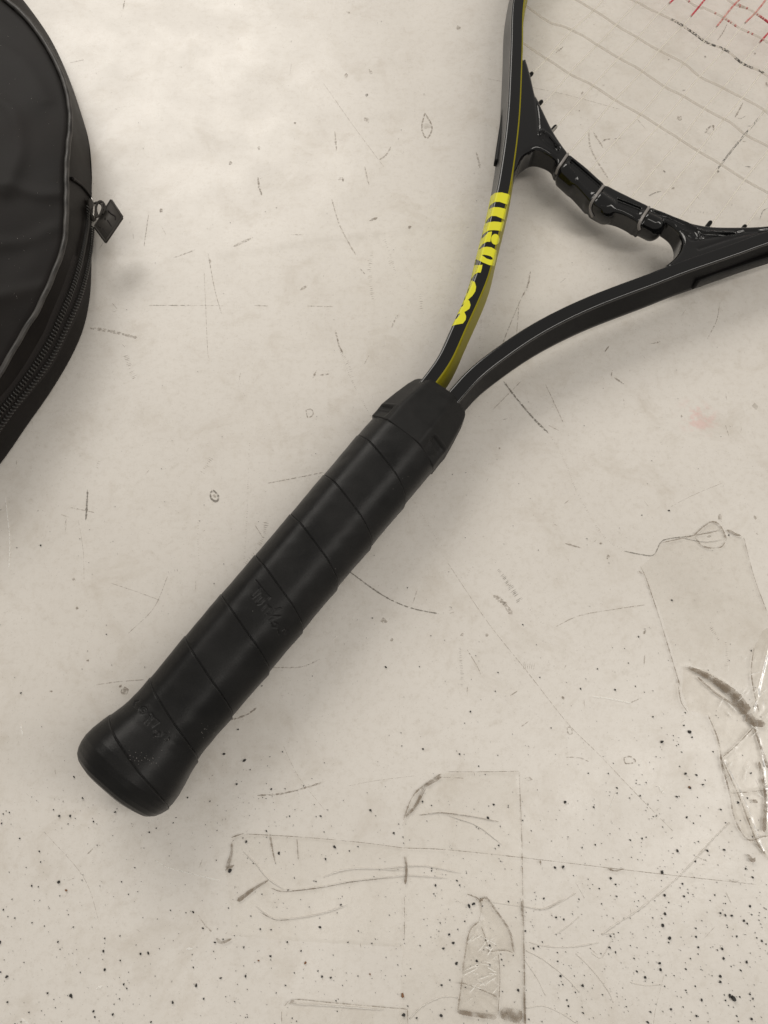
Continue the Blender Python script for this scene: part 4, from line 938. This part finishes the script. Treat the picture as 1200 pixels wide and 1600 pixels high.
# crinkle glints painted as pale flat ribbons on the torn tongue and the peeling sheet
ck = []
for k in range(60):
    if k < 38:
        x, y = rng.uniform(724, 776), rng.uniform(1462, 1578); an = rng.choice([.35, -.45, .15, -.8])+rng.normal(0, .15); L = rng.uniform(8, 26)
        if x+L*math.cos(an) > 779 or x < 716+max(0, (1500-y)*.2): continue
    else:
        x, y = rng.uniform(1130, 1190), rng.uniform(1030, 1240); an = rng.choice([.8, -.9, 1.9])+rng.normal(0, .2); L = rng.uniform(8, 22)
    ck.append(ribbon([(x, y), (x+L*.5*math.cos(an)+rng.normal(0, .8), y+L*.5*math.sin(an)), (x+L*math.cos(an), y+L*math.sin(an))], rng.uniform(.8, 1.5), .00125, .25))
o = mk("painted_crinkle_glints", *join(ck), M['pale'], table, smooth=False); o['kind'] = 'stuff'
# raised creases in the laminate film across the lower right
cr = []
for L, r in [([(940, 1460), (965, 1442), (1000, 1420), (1060, 1370), (1115, 1310), (1140, 1285)], 1.0), ([(827, 1472), (850, 1478), (890, 1480), (935, 1473)], .8), ([(822, 1485), (850, 1500), (885, 1528), (905, 1550)], .9), ([(820, 1500), (840, 1530), (852, 1555)], .7), ([(770, 1410), (800, 1414), (850, 1420), (875, 1410), (900, 1395)], .7), ([(900, 1490), (925, 1515), (950, 1548), (958, 1566)], .8), ([(868, 1460), (890, 1445), (905, 1432)], .6), ([(940, 1460), (960, 1458)], .8), ([(985, 1535), (1010, 1540), (1035, 1538)], .6), ([(640, 1592), (660, 1572), (690, 1558), (715, 1558)], .9), ([(822, 1575), (850, 1572), (880, 1585), (900, 1598)], .8), ([(925, 1490), (940, 1496), (955, 1470)], .5), ([(1135, 1395), (1142, 1410)], .8)]:
    Q = catmull(np.array(L, float), step=3); P3 = np.array([U(*q, .00005) for q in Q])
    cr.append(tube(P3, .00022*r*(1+.25*rng.normal(0, 1, len(P3))).clip(.4, 1.6), 8))
o = mk("laminate_crease", *join(cr), M['table'], table); o['kind'] = 'stuff'

# ------------------------------------------------------------------ black rubber crumbs
def crumb(x, y, r):
    c = U(x, y, 0); s_ = r/3.75*.00078
    k = 7; a = np.linspace(0, 2*np.pi, k, endpoint=False)+rng.uniform(0, 1); rr_ = s_*rng.uniform(.65, 1.25, k); e = rng.uniform(.55, 1.); an = rng.uniform(0, 3.14)
    xx = rr_*np.cos(a); yy = rr_*np.sin(a)*e; X_ = xx*math.cos(an)-yy*math.sin(an); Y_ = xx*math.sin(an)+yy*math.cos(an); h = s_*rng.uniform(.5, 1.0)
    V = np.vstack([np.stack([c[0]+X_, c[1]+Y_, np.full(k, .00022)], 1), np.stack([c[0]+X_*.7, c[1]+Y_*.7, np.full(k, .00022+h)], 1)])
    return V, [(i, (i+1) % k, k+(i+1) % k, k+i) for i in range(k)]+[tuple(range(k, 2*k))]
big = [(1045,798,2.4),(1077,1143,3.4),(1034,1159,3.2),(1081,1152,2),(1071,1209,2.8),(1088,1211,2.2),(1098,1226,2.4),(1057,1245,2.6),(1078,1231,2.6),(1073,1277,2.4),(1126,1265,2.2),(883,1253,3),(771,1257,2.4),(762,1278,2.4),(1153,1254,2.4),(1173,1208,2),(93,1323-48,2.6),(180,1269,2.2),(110,1275,2.2),(62,1330,2),(92,1378,2.4),(50,1384,2),(0,1472,3),(11,1526,2.8),(111,1555,3),(270,1566,2.6),(307,1540,3),(162,1486,2.4),(232,1489,2.6),(220,1490,2),(164,1515,2.2),(345,1528,2.2),(384,1525,2.4),(261,1250-2,1.8),(449,1472,2),(302,1425,2.2),(523,1323,3.4),(579,1266,2.4),(501,1275,2),(424,1233,2.4),(350,1178,3),(382,1188,3.4),(372,1140,2),(370,1165+60,2),(436,1345-12,2.2),(385,1315,2.4),(360,1360,4),
       (713,1505,3),(708,1473,2.6),(702,1460,2.6),(693,1482,2.4),(714,1376,2.2),(733,1415,4),(740,1412,3),(880,1354,3),(954,1372,2.6),(1034,1363,2.8),(1038,1399,2.6),(1066,1381,2.2),(1039,1428,2.6),(1035,1446,2.8),(1046,1466,2.8),(952,1480,3),(910,1540,2.6),(876,1525,2.4),(1008,1527,2.6),(1030,1505,2.8),(1032,1515,2.4),(1091,1480,2),(1146,1561,5.2),(1140,1556,3),(1096,1562,2.4),(1048,1577,2.4),(1174,1592,2.6),(1125,1534,2.6),(1166,1503,2.6),(1167,1443,2.2),(1133,1430,2.2),(1190,1470,2.2),(1125,1525,2.6),(1058,1290+39,2.6),(1105,1329,3),(1131,1328,2.6),(1086,1346,2.2),(631,1586,3.4),(689,1587,2.6),(651,1590,2.2),(1012,1597,2.6),(1157,1516,2.2),(1088,1587,2),(661,1170,2),(735,1112,2),(718,1178,1.8),(1020,1120,2)]
cl = [crumb(*q) for q in big]
def density(x, y):
    d = .03+.55*np.exp(-((x-1060)/190)**2-((y-1480)/150)**2)+.45*np.exp(-((x-1040)/120)**2-((y-1230)/110)**2)+.5*np.exp(-((x-440)/75)**2-((y-1290)/90)**2)+.45*np.exp(-((x-120)/55)**2-((y-1265)/40)**2)
    d += .22*np.exp(-((x-730)/110)**2-((y-1440)/120)**2)+.20*(y > 1250)+.07*(y > 1000)*(x > 600)+.18*np.exp(-((x-80)/120)**2-((y-1560)/70)**2)+.18*np.exp(-((x-380)/110)**2-((y-1550)/70)**2)
    return d
cnt = 0
while cnt < 1600:
    x, y = rng.uniform(-10, 1210), rng.uniform(700, 1620)
    if rng.random() < density(x, y): cl.append(crumb(x, y, .42+min(rng.exponential(.42), 1.8))); cnt += 1
for k in range(160): cl.append(crumb(rng.uniform(0, 1200), rng.uniform(0, 1100), rng.uniform(.4, .9)))
o = mk("rubber_crumbs", *join(cl), M['speck'], None, smooth=False, loc=tuple(U(700, 1400, 0)))
tag(o, "loose black rubber crumbs sprinkled over the lower tabletop", "crumbs", kind='stuff')
rl = [crumb(629, 1555, 3.4), crumb(404, 1501, 2), crumb(477, 1504, 2.4), crumb(578, 1522, 1.8), crumb(104, 1391, 2.4), crumb(1077, 1230, 2)]
o = mk("brown_crumbs", *join(rl), M['rust'], None, smooth=False, loc=tuple(U(500, 1500, 0)))
tag(o, "few rust brown crumbs lying among the black ones", "crumbs", kind='stuff')

# ------------------------------------------------------------------ pale dust rubbed into the grip end
bg_ = bvh_of(grip); gv = []
for cx, cy, sx, sy, k_ in ((232, 1186, 9, 5, 26), (213, 1186, 10, 6, 12), (316, 1143, 7, 5, 12), (250, 1152, 10, 8, 8), (400, 1000, 130, 160, 16), (640, 715, 30, 40, 8)):
    for q in range(k_):
        l, nn, *_ = cast(bg_, cx+rng.normal(0, sx), cy+rng.normal(0, sy))
        if l is None: continue
        s_ = rng.uniform(.00006, .00016); c = np.array(l)
        v = np.array([(1,0,0),(-1,0,0),(0,1,0),(0,-1,0),(0,0,1),(0,0,-1)])*s_*rng.uniform(.5, 1.8, 3)+c
        gv.append((v, [(0,2,4),(2,1,4),(1,3,4),(3,0,4),(2,0,5),(1,2,5),(3,1,5),(0,3,5)]))
o = mk("dust_flecks", *join(gv), mat("grey_dust", (.16, .15, .14), .8), grip, smooth=False); o['kind'] = 'stuff'
